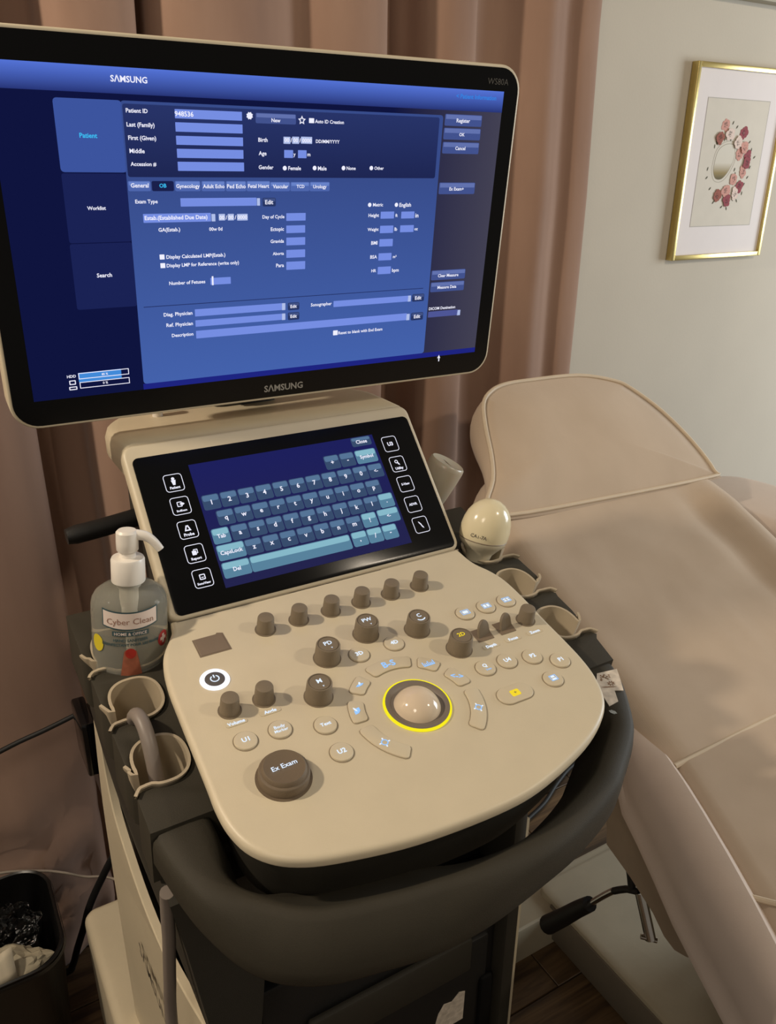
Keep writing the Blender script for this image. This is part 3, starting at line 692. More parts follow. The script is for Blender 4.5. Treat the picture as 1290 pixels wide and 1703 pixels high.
bm = bmesh.new(); slab(bm, [(-.1588, -.0307), (-.1360, -.0307), (-.1345, -.0290), (-.1292, -.0310), (-.1292, -.0553), (-.1593, -.0552)], 0, .0004)
slab(bm, [(-.1575, -.0318), (-.1305, -.0318), (-.1305, -.0542), (-.1580, -.0541)], .0003, .0009, .0003, 1); obj('cover_plate', bm, TAUPE, CP, MP)
bm = bmesh.new(); lathe(bm, [(.0088, .0004), (.0090, .0014), (.0104, .0019), (.0126, .0014), (.0132, .0003)], 40, caps=False)
PB = MP @ T(-.1570, -.0868, 0)
obj('power_ring', bm, glow('power_ring_light', (244, 244, 255), 1.3), CP, PB)['label'] = 'glowing white ring around the power key'
bm = bmesh.new(); lathe(bm, [(.0089, 0), (.0089, .0012), (.0080, .0016), (.0001, .0014)], 32); obj('power_key', bm, mat('power_key', (92, 88, 86), .4), CP, PB)
u, v = -.1570, -.0868
pr = bmesh.new()
arc = [math.radians(120 + 300 * i / 20) for i in range(21)]
sheet_pts = [(u + .0042 * math.cos(a), v + .0042 * math.sin(a)) for a in arc]; inn = [(u + .0031 * math.cos(a), v + .0031 * math.sin(a)) for a in arc]
A_ = [ic.verts.new((x, y, .0019)) for x, y in sheet_pts]; B_ = [ic.verts.new((x, y, .0019)) for x, y in inn]
for i in range(20): face(ic, (A_[i], A_[i + 1], B_[i + 1], B_[i]))
rect(ic, u - .0006, v + .001, u + .0006, v + .0048, .0019)
stuff(obj('key_lettering', ic, T_ICE, CP, MP)); stuff(obj('key_icons', ice, T_ICEB, CP, MP)); stuff(obj('key_lettering', yel, T_YEL, CP, MP))['label'] = 'yellow lit marks'
bm = bmesh.new(); text(bm, '+', .0823, -.2115, height=.004, z=.0022, align='c'); obj('freeze_mark', bm, KNOBD, CP, MP)

# touch panel ------------------------------------------------------------
fp = rrect(-.1695, .1675, -.088, .100, .012, 5)
fp = [(x, y) for x, y in fp]
bm = bmesh.new(); slab(bm, fp, -.016, 0.0, .004, 3, .002)
TP = obj('touch_panel', bm, CREAM, US, MT, ang=50)
bm = bmesh.new()
def hood(z, sh=0.0, yo=0.0):
    yf = 0.739289 + (z - 1.115199) * 0.90774 + 0.006 + yo
    w = 0.1675 - sh; yb = 0.946 - sh; r = 0.07
    P = [(0.336 - w, yf), (0.336 + w, yf)]
    P += [(0.336 + w - r + r * math.cos(a), yb - r + r * math.sin(a)) for a in [PI / 2 * i / 8 for i in range(9)]]
    P += [(0.336 - w + r - r * math.sin(a), yb - r + r * math.cos(a)) for a in [PI / 2 * i / 8 for i in range(9)]]
    return [(x, y, z) for x, y in P]
loft(bm, [hood(1.150, .012, .012), hood(1.153, .004), hood(1.158), hood(1.176), hood(1.183, .002), hood(1.187, .006), hood(1.1885, .012)])
obj('touch_hood', bm, CREAM_SIDE, TP, ang=50)
bm = bmesh.new(); loft(bm, [hood(z, .022, .010) for z in (1.0, 1.06, 1.12, 1.152)]); obj('touch_back', bm, RAIL2, TP, ang=50)
bm = bmesh.new(); slab(bm, rrect(-.1622, .1618, -.0838, .0845, .0065, 5), -.001, .0012, .0006, 2)
obj('glass', bm, GLASSB, TP, MT)
bm = bmesh.new(); slab(bm, rrect(-.166, .164, -.0895, -.0875, .0008, 2), -.006, -.001); obj('hinge_gap', bm, TAUPE, TP, MT)
bm = bmesh.new(); rect(bm, -.1085, -.0678, .1085, .0678, .0015); obj('touch_screen', bm, K_BG, TP, MT)
kt = bmesh.new(); _km = {}
def tkey(x, y, w, s, lite=False, hh=.0083, sz=.0052):
    k = (round(w, 5), lite, round(hh, 5))
    if k not in _km:
        b = bmesh.new(); slab(b, rrect(-w / 2, w / 2, -hh, hh, .0022, 3), .0016, .0019)
        sheet(b, rrect(-w / 2 + .0009, w / 2 - .0009, .0012, hh - .0007, .0018, 3), .00195, 1)
        _km[k] = mesh_of(b, [K_LITE, K_LITEHI] if lite else [K_DARK, K_DARKHI])
    o = share('touch_key', _km[k], TP, MT @ T(x, y, 0))
    if lite: o['label'] = 'light teal key'
    if s: text(kt, s, x, y - .0004, height=sz, z=.0022, align='c', bold=.025)
pt = .01935; kw = .0182
for i, s in enumerate('1234567890'): tkey(-.0966 + i * pt, .0236, kw, s)
tkey(.0968, .0236, kw, '←' if False else '<-', sz=.004)
for i, s in enumerate('qwertyuiop'): tkey(-.0867 + i * .01925, .0047, kw, s)
tkey(-.0972, -.0138, kw, 'Tab', True, sz=.0042)
for i, s in enumerate('asdfghjkl'): tkey(-.0772 + i * .01934, -.0138, kw, s)
tkey(.0963, -.0135, kw, '.', True)
tkey(-.0918, -.0318, .0290, 'CapsLock', True, sz=.0042)
for i, s in enumerate('zxcvbnm'): tkey(-.0677 + i * .01938, -.0320, kw, s)
tkey(.0682, -.0316, kw, '!', True); tkey(.0924, -.0312, .0265, '<-', True, sz=.004)
tkey(-.0918, -.0506, .0290, 'Del', True, sz=.0042); tkey(-.0195, -.0506, .1145, '', True)
tkey(.0491, -.0500, kw, ',', True); tkey(.0682, -.0500, kw, '/', True); tkey(.0873, -.0500, kw, '-', True)
tkey(.0485, .0428, kw, '+'); tkey(.0677, .0427, kw, '-'); tkey(.0918, .0428, .0265, 'Symbol', True, sz=.0042); tkey(.0920, .0615, .0250, 'Close', False, .0056, .0044)
stuff(obj('touch_lettering', kt, T_WHITE, TP, MT))
b = bmesh.new(); outline(b, rrect(-.0096, .0096, -.0096, .0096, .0034, 4), .0007, .0016); SKM = mesh_of(b, T_WHITE)
bm = bmesh.new()
for (x, y), s in zip([(-.1279, .0513), (-.128, .0258), (-.1279, -.0003), (-.1278, -.0262), (-.1276, -.0524), (.1272, .0524), (.1275, .0264), (.1276, .0010), (.1275, -.0246), (.1276, -.0502)],
                     ['Patient', 'EndExam', 'Probe', 'Report', 'SonoView', 'U3', 'Utility', 'S-View', 'ADVR', '']):
    share('side_key', SKM, TP, MT @ T(x, y, 0))
    if s in ('Patient', 'EndExam', 'Probe', 'Report', 'SonoView', 'Utility'):
        text(bm, s, x, y - .0052, width=.0105 if s != 'SonoView' else .0135, z=.0016, align='c', bold=.04)
        if s == 'Patient': sheet(bm, circ(x, y + .0045, .0017, 12), .0016); sheet(bm, [(x - .0024, y + .003), (x + .0024, y + .003), (x + .0012, y - .0024), (x - .0012, y - .0024)], .0016)
        elif s == 'EndExam': outline(bm, rrect(x - .0032, x + .002, y - .001, y + .0045, .0008), .0009, .0016); leaf(bm, x + .002, y + .0018, .0026, .0013, 0, .0016)
        elif s == 'Probe': outline(bm, [(x - .0034, y - .0014), (x + .0034, y - .0014), (x + .0012, y + .0045), (x - .0012, y + .0045)], .0013, .0016)
        elif s == 'Report': sheet(bm, rrect(x - .0028, x + .0016, y - .0016, y + .003, .0006), .0016); outline(bm, rrect(x - .0012, x + .0032, y - .0002, y + .0045, .0006), .0008, .0016)
        elif s == 'SonoView': outline(bm, rrect(x - .003, x + .003, y - .0016, y + .0042, .001), .001, .0016); rect(bm, x - .0012, y + .0004, x + .0012, y + .0012, .0016)
        else: outline(bm, circ(x - .0012, y + .0032, .0022, 12), .0009, .0016); leaf(bm, x + .0008, y + .0006, .0028, .0008, -1.0, .0016)
    elif s == '': leaf(bm, x - .0006, y + .0016, .0034, .0007, -1.0, .0016); leaf(bm, x + .0012, y - .0022, .0028, .0007, -1.0, .0016)
    else: text(bm, s, x, y, width=.0072 if s == 'U3' else .0108, z=.0016, align='c', bold=.04)
stuff(obj('side_key_symbols', bm, T_WHITE, TP, MT))

# monitor ------------------------------------------------------------------
mo = rrect(-.2765, .2765, -.1715, .1685, .026, 8)
bm = bmesh.new(); slab(bm, mo, -.040, 0, .0022, 3, .008); slab(bm, rrect(-.18, .18, -.12, .12, .03), -.065, -.035, .0, 2, .01)
MO = obj('monitor', bm, CREAM, US, MM, ang=50)
bm = bmesh.new(); slab(bm, rrect(-.2735, .2735, -.1685, .1655, .0235, 8), -.001, .0008, .0004, 1); obj('bezel', bm, GLASSB, MO, MM)
bm = bmesh.new(); rect(bm, -.2545, -.1431, .2545, .1431, .0010); obj('screen', bm, S_BG, MO, MM)
TXT = [('SAMSUNG', -157.2, 134.2, 31.0, 'w'), ('Patient ID', -146.5, 110.3, 18.8, 'w'), ('Last (Family)', -146.8, 99.3, 24.3, 'w'), ('First (Given)', -146.3, 88.7, 24.5, 'w'), ('Middle', -146.1, 78.1, 13.3, 'w'), ('Accession #', -146.1, 67.4, 22.9, 'w'), ('948536', -103.9, 109.2, 17.0, 'w'), ('Patient', -187.2, 89.6, 14.7, 'c'), ('Worklist', -187.2, 30.6, 16.1, 'w'), ('Search', -185.0, -28.2, 13.6, 'w'), ('General', -147.5, 49.5, 16.0, 'w'), ('OB', -121.8, 49.3, 6.5, 'c'), ('Gynecology', -106.3, 48.9, 22.2, 'w'), ('Adult Echo', -81.1, 48.7, 21.1, 'w'), ('Ped Echo', -57.6, 48.7, 18.7, 'w'), ('Fetal Heart', -36.5, 48.9, 21.5, 'w'), ('Vascular', -11.1, 48.5, 16.2, 'w'), ('TCD', 14.0, 48.5, 8.5, 'w'), ('Urology', 32.0, 48.3, 14.8, 'w'), ('Exam Type', -144.7, 35.8, 20.4, 'w'), ('Edit', -19.2, 34.1, 8.4, 'w'), ('Estab.(Established Due Date)', -137.3, 21.4, 59.4, 'w'), ('00 / 00 / 0000', -66.1, 20.6, 28.1, 'w'), ('GA(Estab.)', -125.4, 10.7, 20.5, 'w'), ('00w 0d', -76.7, 10.2, 13.2, 'w'), ('Display Calculated LMP(Estab.)', -119.7, -14.2, 58.3, 'w'), ('Display LMP for Reference (write only)', -119.9, -22.2, 72.3, 'w'), ('Number of Fetuses', -118.6, -39.0, 35.8, 'w'), ('1', -76.1, -38.8, 1.7, 'w'), ('Diag. Physician', -126.0, -69.0, 28.7, 'w'), ('Ref. Physician', -124.0, -79.5, 26.6, 'w'), ('Description', -119.3, -90.2, 21.8, 'w'), ('HDD', -222.3, -121.5, 8.2, 'w'), ('85 %', -190.2, -122.3, 5.9, 'w'), ('0 %', -189.9, -131.1, 4.8, 'w'), ('New', -12.1, 106.9, 9.1, 'w'), ('Auto ID Creation', 32.8, 107.4, 31.2, 'w'), ('Birth', -25.5, 89.8, 9.4, 'w'), ('Age', -25.3, 78.1, 8.0, 'w'), ('Gender', -25.5, 65.8, 15.2, 'w'), ('00 / 00 / 0000', 1.1, 90.2, 28.4, 'w'), ('DD/MM/YYYY', 34.1, 89.8, 25.8, 'w'), ('y', 10.5, 77.8, 2.3, 'w'), ('m', 25.2, 77.9, 3.3, 'w'), ('Female', 5.1, 65.2, 13.5, 'w'), ('Male', 36.8, 65.3, 9.6, 'w'), ('None', 68.6, 65.7, 10.4, 'w'), ('Other', 100.5, 66.0, 11.1, 'w'), ('Register', 196.4, 113.4, 17.1, 'w'), ('OK', 201.4, 100.0, 6.9, 'w'), ('Cancel', 197.9, 86.6, 13.0, 'w'), ('Ex Exam+', 195.0, 45.8, 18.9, 'w'), ('< Patient Information', 193.4, 136.4, 51.1, 'b'), ('Metric', 101.0, 30.4, 12.1, 'w'), ('English', 133.1, 29.9, 14.5, 'w'), ('Height', 96.3, 19.9, 12.6, 'w'), ('Weight', 96.0, 5.6, 13.3, 'w'), ('ft', 128.9, 19.4, 2.8, 'w'), ('in', 153.9, 19.0, 4.0, 'w'), ('lb', 128.9, 5.3, 3.3, 'w'), ('oz', 154.0, 5.0, 4.3, 'w'), ('BMI', 101.1, -8.3, 7.7, 'w'), ('BSA', 100.8, -22.9, 8.3, 'w'), ('m²', 129.0, -23.6, 4.5, 'w'), ('HR', 103.0, -37.6, 5.9, 'w'), ('bpm', 128.9, -38.2, 8.6, 'w'), ('Day of Cycle', -22.2, 20.4, 23.3, 'w'), ('Ectopic', -13.6, 8.6, 14.2, 'w'), ('Gravida', -13.9, -3.1, 14.5, 'w'), ('Aborta', -11.6, -15.2, 12.2, 'w'), ('Para', -8.0, -27.0, 8.6, 'w'), ('Edit', 8.0, -70.0, 7.2, 'w'), ('Edit', 8.0, -80.5, 7.3, 'w'), ('Edit', 161.5, -70.8, 8.5, 'w'), ('Edit', 161.9, -92.2, 8.5, 'w'), ('Sonographer', 31.5, -69.9, 24.7, 'w'), ('Reset to blank with End Exam', 65.4, -103.2, 55.6, 'w'), ('Clear Measure', 190.0, -47.3, 28.1, 'w'), ('Measure Data', 190.8, -60.6, 26.0, 'w'), ('DICOM Destination', 181.5, -84.6, 36.6, 'w'), ('SAMSUNG', -21.9, -158.4, 45.6, 'bez'), ('WS80A', 232.3, 152.1, 26.6, 'bezd')]
BOX= [('field', -103.6, 105.5, -41.0, 112.9), ('field', -103.7, 94.7, -40.7, 102.3), ('field', -103.7, 83.9, -40.5, 91.3), ('field', -103.6, 73.0, -40.4, 80.6), ('field', -103.5, 62.0, -40.0, 69.7), ('tab', -149.8, 44.6, -129.6, 53.2), ('tabd', -128.4, 44.6, -108.4, 53.2), ('tab', -107.2, 44.5, -83.3, 53.3), ('tab', -82.1, 44.4, -59.4, 53.3), ('tab', -58.4, 44.3, -38.3, 53.3), ('tab', -37.7, 44.2, -13.7, 53.4), ('tab', -13.7, 44.1, 7.1, 52.6), ('tab', 7.8, 44.1, 28.1, 52.6), ('tab', 28.5, 44.0, 50.4, 52.7), ('field', -102.8, 31.0, -27.9, 38.3), ('drop', -27.3, 31.0, -24.4, 37.8), ('btnd', -21.5, 30.1, -7.9, 38.1), ('field', -138.4, 17.2, -74.3, 24.9), ('drop', -73.6, 17.2, -70.0, 23.9), ('date', -66.4, 17.9, -60.3, 23.8), ('date', -57.4, 17.8, -51.4, 23.7), ('date', -48.0, 17.5, -37.4, 23.5), ('check', -125.8, -16.3, -121.3, -11.8), ('check', -125.6, -24.3, -121.1, -19.8), ('field', -77.3, -42.7, -56.5, -36.1), ('field', -94.5, -73.0, -1.4, -66.0), ('field', -94.5, -83.4, -1.4, -77.0), ('field', -94.4, -95.4, 152.3, -87.7), ('drop', -1.4, -73.2, 2.4, -66.1), ('drop', -1.4, -83.7, 2.4, -77.0), ('drop', 152.0, -95.7, 156.2, -88.6), ('bar', -211.8, -128.2, -171.5, -119.1), ('barframe', -211.8, -125.2, -164.1, -119.1), ('barframe', -211.5, -134.5, -164.1, -128.2), ('btn', -27.6, 103.9, 13.1, 112.7), ('check', 26.8, 105.7, 32.1, 110.0), ('star', 16.1, 105.2, 22.4, 110.4), ('gear', -36.8, 107.1, -30.3, 112.8), ('date', 0.4, 86.9, 7.4, 93.0), ('date', 9.4, 87.1, 16.5, 93.3), ('date', 18.6, 87.4, 30.3, 93.5), ('field', 1.1, 74.4, 10.3, 81.4), ('field', 15.6, 74.4, 24.5, 81.5), ('radio', -0.8, 63.0, 3.9, 67.4), ('radio', 30.9, 63.3, 35.9, 67.8), ('radio', 62.7, 63.5, 67.9, 68.1), ('radio', 94.4, 63.7, 99.9, 68.4), ('btn', 182.2, 108.1, 228.9, 119.2), ('btn', 182.0, 94.9, 228.9, 106.1), ('btn', 182.1, 81.2, 228.7, 92.5), ('btn', 181.9, 40.4, 228.8, 52.2), ('radio', 94.5, 27.9, 100.1, 32.9), ('radio', 126.6, 27.6, 132.5, 32.6), ('field', 111.4, 16.3, 127.5, 23.3), ('field', 136.7, 16.0, 152.8, 23.0), ('field', 111.5, 1.5, 127.5, 9.0), ('field', 136.4, 1.8, 153.2, 8.9), ('field', 111.6, -12.4, 127.9, -4.8), ('field', 111.4, -27.1, 127.3, -19.6), ('field', 111.4, -41.8, 127.5, -34.0), ('field', 3.5, 16.2, 24.4, 23.4), ('field', 3.5, 4.4, 24.0, 11.6), ('field', 3.6, -7.6, 24.2, -0.1), ('field', 3.6, -19.9, 24.3, -12.2), ('field', 3.6, -32.0, 24.5, -24.0), ('btnd', 5.4, -73.9, 18.3, -66.1), ('btnd', 5.5, -84.4, 18.4, -76.5), ('btnd', 158.2, -74.9, 173.9, -66.5), ('btnd', 158.5, -96.5, 174.5, -87.8), ('field', 58.8, -74.1, 152.6, -67.7), ('drop', 152.1, -74.3, 156.2, -67.7), ('check', 59.3, -105.4, 64.7, -100.2), ('btn', 181.5, -52.1, 227.7, -41.2), ('btn', 181.7, -65.6, 227.8, -54.7), ('fieldd', 181.6, -94.8, 222.5, -88.2), ('drop', 221.8, -95.1, 226.3, -88.9), ('cursor', 199.6, -149.1, 204.2, -141.9)]
# screen contents (mm on the monitor face)
def mrect(name, m, rects, z):
    bm = bmesh.new()
    for x0, y0, x1, y1 in rects: rect(bm, x0, y0, x1, y1, z)
    return obj(name, bm, m, MO, MM)
mrect('title_bar', S_BAR, [(-.2545, .1228, .2545, .1431)], .0013)
mrect('screen_footer', S_FOOT, [(-.151, -.1431, .2545, -.1372)], .0012)
bm = bmesh.new(); slab(bm, rrect(-.1505, .180, -.1372, .1178, .003, 3), .0012, .0014); obj('form_panel', bm, S_FORM, MO, MM)
bm = bmesh.new(); slab(bm, rrect(-.1490, .1755, .0565, .1155, .002, 3), .0013, .0016); obj('form_group', bm, S_GROUP, MO, MM)
bm = bmesh.new(); slab(bm, rrect(-.2055, -.1495, .0602, .1178, .003, 3), .0012, .0014); obj('side_tab', bm, S_TAB, MO, MM)
for y0, y1 in ((.0010, .0592), (-.0588, .0002)):
    bm = bmesh.new(); slab(bm, rrect(-.2055, -.1505, y0, y1, .002, 3), .0012, .00135); obj('side_tab', bm, S_SIDE, MO, MM)
bx = {}
for k, x0, y0, x1, y1 in BOX: bx.setdefault(k, []).append((x0 / 1000, y0 / 1000, x1 / 1000, y1 / 1000))
S_FTAB = glow('screen_form_tab', (78, 102, 172))
KM = {'field': S_FIELD, 'fieldd': S_FIELDD, 'drop': S_DATE, 'date': S_DATE, 'tab': S_FTAB, 'tabd': S_TABD, 'btn': S_BTN, 'btnd': S_BTND, 'bar': S_BAR85, 'check': T_WHITE}
NMS = {'field': 'input_field', 'fieldd': 'input_field', 'drop': 'dropdown_arrow', 'date': 'date_field', 'tab': 'form_tab', 'tabd': 'form_tab', 'btn': 'screen_button', 'btnd': 'screen_button', 'bar': 'disk_bar', 'check': 'check_box'}
HI = {k: glow('sheen_' + k, c) for k, c in {'btn': (98, 114, 174), 'tab': (104, 130, 200), 'btnd': (66, 82, 132)}.items()}
for k, m in KM.items():
    for x0, y0, x1, y1 in bx[k]:
        b = bmesh.new(); slab(b, rrect(x0, x1, y0, y1, .0012 if k in ('btn', 'btnd', 'tab', 'tabd') else .0003, 2), .0014, .0019)
        if k in HI: rect(b, x0 + .0008, y1 - (y1 - y0) * .42, x1 - .0008, y1 - .0005, .0021, 1)
        obj(NMS[k], b, [m, HI[k]] if k in HI else m, MO, MM)
bm = bmesh.new()
for x0, y0, x1, y1 in bx['barframe']: outline(bm, [(x0, y0), (x1, y0), (x1, y1), (x0, y1)], .0007, .0020)
for x0, y0, x1, y1 in bx['radio']: sheet(bm, circ((x0 + x1) / 2, (y0 + y1) / 2, .0021, 14), .0020)
x0, y0, x1, y1 = bx['star'][0]; cx0, cy0 = (x0 + x1) / 2, (y0 + y1) / 2
outline(bm, [(cx0 + (.0042 if i % 2 == 0 else .0021) * math.sin(i * PI / 5), cy0 + (.0042 if i % 2 == 0 else .0021) * math.cos(i * PI / 5)) for i in range(10)], .0009, .0020)
x0, y0, x1, y1 = bx['gear'][0]; cx0, cy0 = (x0 + x1) / 2, (y0 + y1) / 2
sheet(bm, [(cx0 + (.0034 if i % 2 else .0026) * math.cos(i * PI / 8), cy0 + (.0034 if i % 2 else .0026) * math.sin(i * PI / 8)) for i in range(16)], .0020)
x0, y0, x1, y1 = bx['cursor'][0]; cx0, cy0 = (x0 + x1) / 2, (y0 + y1) / 2
sheet(bm, [(cx0 - .0004, cy0 + .004), (cx0 - .0024, cy0), (cx0 - .0006, cy0 + .0002), (cx0 - .0006, cy0 - .004), (cx0 + .0008, cy0 - .004), (cx0 + .0008, cy0 + .0002), (cx0 + .002, cy0)], .0020)
outline(bm, rrect(-.2208, -.2148, -.1300, -.1256, .0006, 2), .0009, .0020); outline(bm, rrect(-.2215, -.2141, -.1352, -.1318, .0006, 2), .0009, .0020)
stuff(obj('screen_symbols', bm, T_WHITE, MO, MM))
bm = bmesh.new(); rect(bm, -.1446, -.0607, .1718, -.0600, .0017); obj('screen_rule', bm, S_LINE, MO, MM)
tb = {k: bmesh.new() for k in ('w', 'c', 'b', 'bez', 'bezd')}
for s, x, y, wd, c in TXT:
    text(tb[c], s.replace('SAMSUNG', 'SΛMSUNG'), x / 1000, y / 1000, width=wd / 1000, z=.0023 if c in 'wcb' else .0011, bold=.022 if c != 'bezd' else -.012)
for k, m in (('w', T_WHITE), ('c', T_CYAN), ('b', T_BLUE)): stuff(obj('screen_lettering', tb[k], m, MO, MM))
stuff(obj('bezel_lettering', tb['bez'], PRINTW, MO, MM)); stuff(obj('bezel_lettering', tb['bezd'], PRINTD, MO, MM))
# monitor arm behind the hood
bm = bmesh.new()
box(bm, .30, .38, .90, .95, 1.10, 1.22, .012); box(bm, .31, .37, .885, .93, 1.20, 1.40, .012); box(bm, .28, .40, .855, .90, 1.31, 1.45, .010)
obj('monitor_arm', bm, RAIL2, US)
bm = bmesh.new(); lathe(bm, [(.0045, 0), (.0062, .04), (.0066, .055)], 16); obj('cable_guide', bm, WHITEPL, US, T(.232, .900, 1.160))
# hook and box on the left rear
bm = bmesh.new(); tube(bm, [(.111, .86, 1.081), (.15, .862, 1.083), (.20, .868, 1.086), (.25, .875, 1.088)], .0105, 14, 3, radii=lambda t: .0105 if t > .06 else .0085 + .03 * t)
HK = obj('cable_hook', bm, BLACK, US)
bm = bmesh.new(); box(bm, .188, .206, .835, .90, 1.03, 1.145, .008); box(bm, .20, .24, .84, .93, 1.0, 1.12, .008); obj('hook_bracket', bm, RAIL2, US)
bm = bmesh.new(); box(bm, .116, .136, 1.062, 1.14, .60, .695, .004); box(bm, .13, .30, 1.062, 1.14, .55, .68, .004); obj('power_box', bm, mat('glossy_black', (10, 10, 12), .12), US)
# gel bottle ring holder
bm = bmesh.new(); lathe(bm, [(.019, -.008), (.0225, -.008), (.0225, .008), (.019, .008)], 28)
for l in (0,): pass
obj('bottle_ring', bm, WHITEPL, US, T(.529, .813, 1.033) @ Matrix.Rotation(math.radians(12), 4, 'X') @ Matrix.Rotation(math.radians(24), 4, 'Y') @ T(0, 0, .016))
bm = bmesh.new(); tube(bm, [(.49, .80, 1.02), (.505, .80, 1.045), (.513, .806, 1.055)], .006, 10); obj('ring_stem', bm, WHITEPL, US)

# ------------------------------------------------------------------ gel bottle upside down behind the touch panel
G = thing('gel_bottle', 'translucent squeeze bottle standing upside down right of the touch panel', 'bottle', (.506, .782, 1.05))
GM = T(.529, .813, 1.033) @ Matrix.Rotation(math.radians(12), 4, 'X') @ Matrix.Rotation(math.radians(24), 4, 'Y')
GELP = mat('milky_plastic', (206, 198, 178), .3, var=.02); GELP.node_tree.nodes['Principled BSDF'].inputs['Transmission Weight'].default_value = .35
GELP.node_tree.nodes['Principled BSDF'].inputs['Subsurface Weight'].default_value = .1
bm = bmesh.new(); lathe(bm, [(.0075, 0), (.0145, .006), (.0185, .018), (.0215, .040), (.0232, .066), (.0236, .078), (.0232, .0825), (.0215, .0845), (.0195, .0838), (.0001, .0825)], 36)
obj('body', bm, GELP, G, GM)
bm = bmesh.new(); lathe(bm, [(.004, -.018), (.0065, -.012), (.0075, 0)], 20); obj('nozzle', bm, WHITEPL, G, GM)
bm = bmesh.new()
for k in range(3): box(bm, -.0008, .0008, -.017, .017, .0824, .0831)
box(bm, -.006, .006, .0234, .0238, .04, .043); obj('moulding_ridge', bm, GELP, G, GM)

# ------------------------------------------------------------------ probe in the right holder
P = thing('ultrasound_probe', 'cream convex ultrasound probe resting head up in the right holder', 'probe', (.554, .70, 1.02))
PM = T(.543, .699, 1.023) @ Matrix.Rotation(math.radians(2), 4, 'X') @ Matrix.Rotation(math.radians(13), 4, 'Y') @ Matrix.Scale(.93, 4)
PCR = mat('probe_shell', (212, 202, 176), .25, var=.02); PLN = mat('probe_lens', (226, 214, 178), .18, var=.02)
def ell(rx, ry, z, n=36): return [(rx * math.cos(2 * PI * i / n), ry * math.sin(2 * PI * i / n), z) for i in range(n)]
bm = bmesh.new(); loft(bm, [ell(.011, .011, -.05), ell(.0135, .013, -.03), ell(.0155, .0145, -.004), ell(.0180, .0165, .006), ell(.0240, .021, .013), ell(.0300, .0255, .019), ell(.0322, .0275, .023), ell(.0330, .0280, .0265)])
obj('handle', bm, PCR, P, PM)
bm = bmesh.new(); loft(bm, [ell(.0330, .0280, .0265), ell(.0338, .0288, .032), ell(.0338, .0288, .040), ell(.0322, .0276, .050), ell(.0290, .0250, .059), ell(.0240, .0210, .0665), ell(.0175, .0155, .0725), ell(.0098, .009, .0765), ell(.0005, .0005, .0780)])
obj('lens_head', bm, PLN, P, PM)
bm = bmesh.new(); loft(bm, [ell(.0331, .0281, .0260), ell(.0335, .0285, .0266), ell(.0331, .0281, .0272)], False, False); obj('lens_seam', bm, TAUPE, P, PM)
bm = bmesh.new(); text(bm, 'CA1-7A', 0, 0, height=.0045, z=.0, align='c'); stuff(obj('probe_print', bm, mat('probe_ink', (90, 84, 74), .5), P, PM @ T(-.0250, -.0195, .0350) @ Matrix.Rotation(math.radians(-44), 4, 'Z') @ Matrix.Rotation(math.radians(84), 4, 'X')))

# ------------------------------------------------------------------ hand sanitizer
S = thing('hand_sanitizer_bottle', 'clear pump bottle of hand sanitizer in the left rear holder', 'bottle', (.128, .698, .985))
SM_ = T(.1285, .6975, .986) @ Matrix.Rotation(math.radians(5), 4, 'Y') @ Matrix.Rotation(math.radians(-1.5), 4, 'X')
CLR = clear('clear_bottle', (216, 215, 202), .03, 1.14, .78)
bm = bmesh.new(); lathe(bm, [(.0001, 0), (.030, 0), (.0335, .002), (.0348, .006), (.0348, .03), (.0345, .086), (.0335, .0930), (.0305, .0985), (.0255, .1022), (.0190, .1042), (.0120, .1050), (.0110, .1085), (.0001, .1086)], 48)
obj('bottle_body', bm, CLR, S, SM_)
bm = bmesh.new(); lathe(bm, [(.0080, .088), (.0085, .098), (.0112, .1087), (.0150, .1090), (.0154, .1100), (.0152, .1305), (.0143, .1325), (.0075, .1330), (.0070, .1390), (.0001, .1390)], 32)
obj('pump_collar', bm, WHITEPL, S, SM_)
bm = bmesh.new(); lathe(bm, [(.0090, .1390), (.0098, .1400), (.0100, .1480), (.0098, .1570), (.0080, .1590), (.0001, .1595)], 28)
tube(bm, [(.004, -.001, .1545), (.015, -.005, .1530), (.022, -.008, .1475), (.0275, -.0105, .1400)], .0042, 12, 4, radii=lambda t: .0052 - .0016 * t)
obj('pump_head', bm, WHITEPL, S, SM_)
bm = bmesh.new(); lathe(bm, [(.0034, .005), (.0038, .006), (.0038, .089)], 14)
lathe(bm, [(.0062, .072), (.0064, .080), (.0080, .0885)], 18); obj('dip_tube', bm, WHITEPL, S, SM_)
AZ = math.radians(-103)
def bend(q, r=.0352):
    a = AZ + q[0] / r; q = (q[0], q[1] + .021, q[2]); return (r * math.cos(a) + q[2] * math.cos(a), r * math.sin(a) + q[2] * math.sin(a), q[1])
def wrap(poly, mi_mat, name, z=0, grid=10):
    xs = [p[0] for p in poly]; bm = bmesh.new(); n = len(poly) // 2
    # poly: lower edge left to right, then upper edge right to left (same count)
    lo, up = poly[:n], poly[n:][::-1]
    A = [bm.verts.new(bend((p[0], p[1], z))) for p in lo]; B = [bm.verts.new(bend((p[0], p[1], z))) for p in up]
    for i in range(n - 1): face(bm, (A[i], A[i + 1], B[i + 1], B[i]))
    return obj(name, bm, mi_mat, S, SM_)
def curve_band(x0, x1, f0, f1, n=14):
    X = [x0 + (x1 - x0) * i / n for i in range(n + 1)]; return [(x, f0(x)) for x in X] + [(x, f1(x)) for x in X[::-1]]
LBL = mat('label_pink_white', (222, 206, 196), .5, var=.02); INK = mat('label_teal_ink', (52, 78, 84), .5); INKR = mat('label_brown_ink', (150, 112, 96), .5)
wrap(curve_band(-.0262, .0262, lambda x: .0535 + .0035 * (abs(x) / .026) ** 2, lambda x: .0718 + .0028 * (abs(x) / .026) ** 2), INK, 'label_border', .0000)
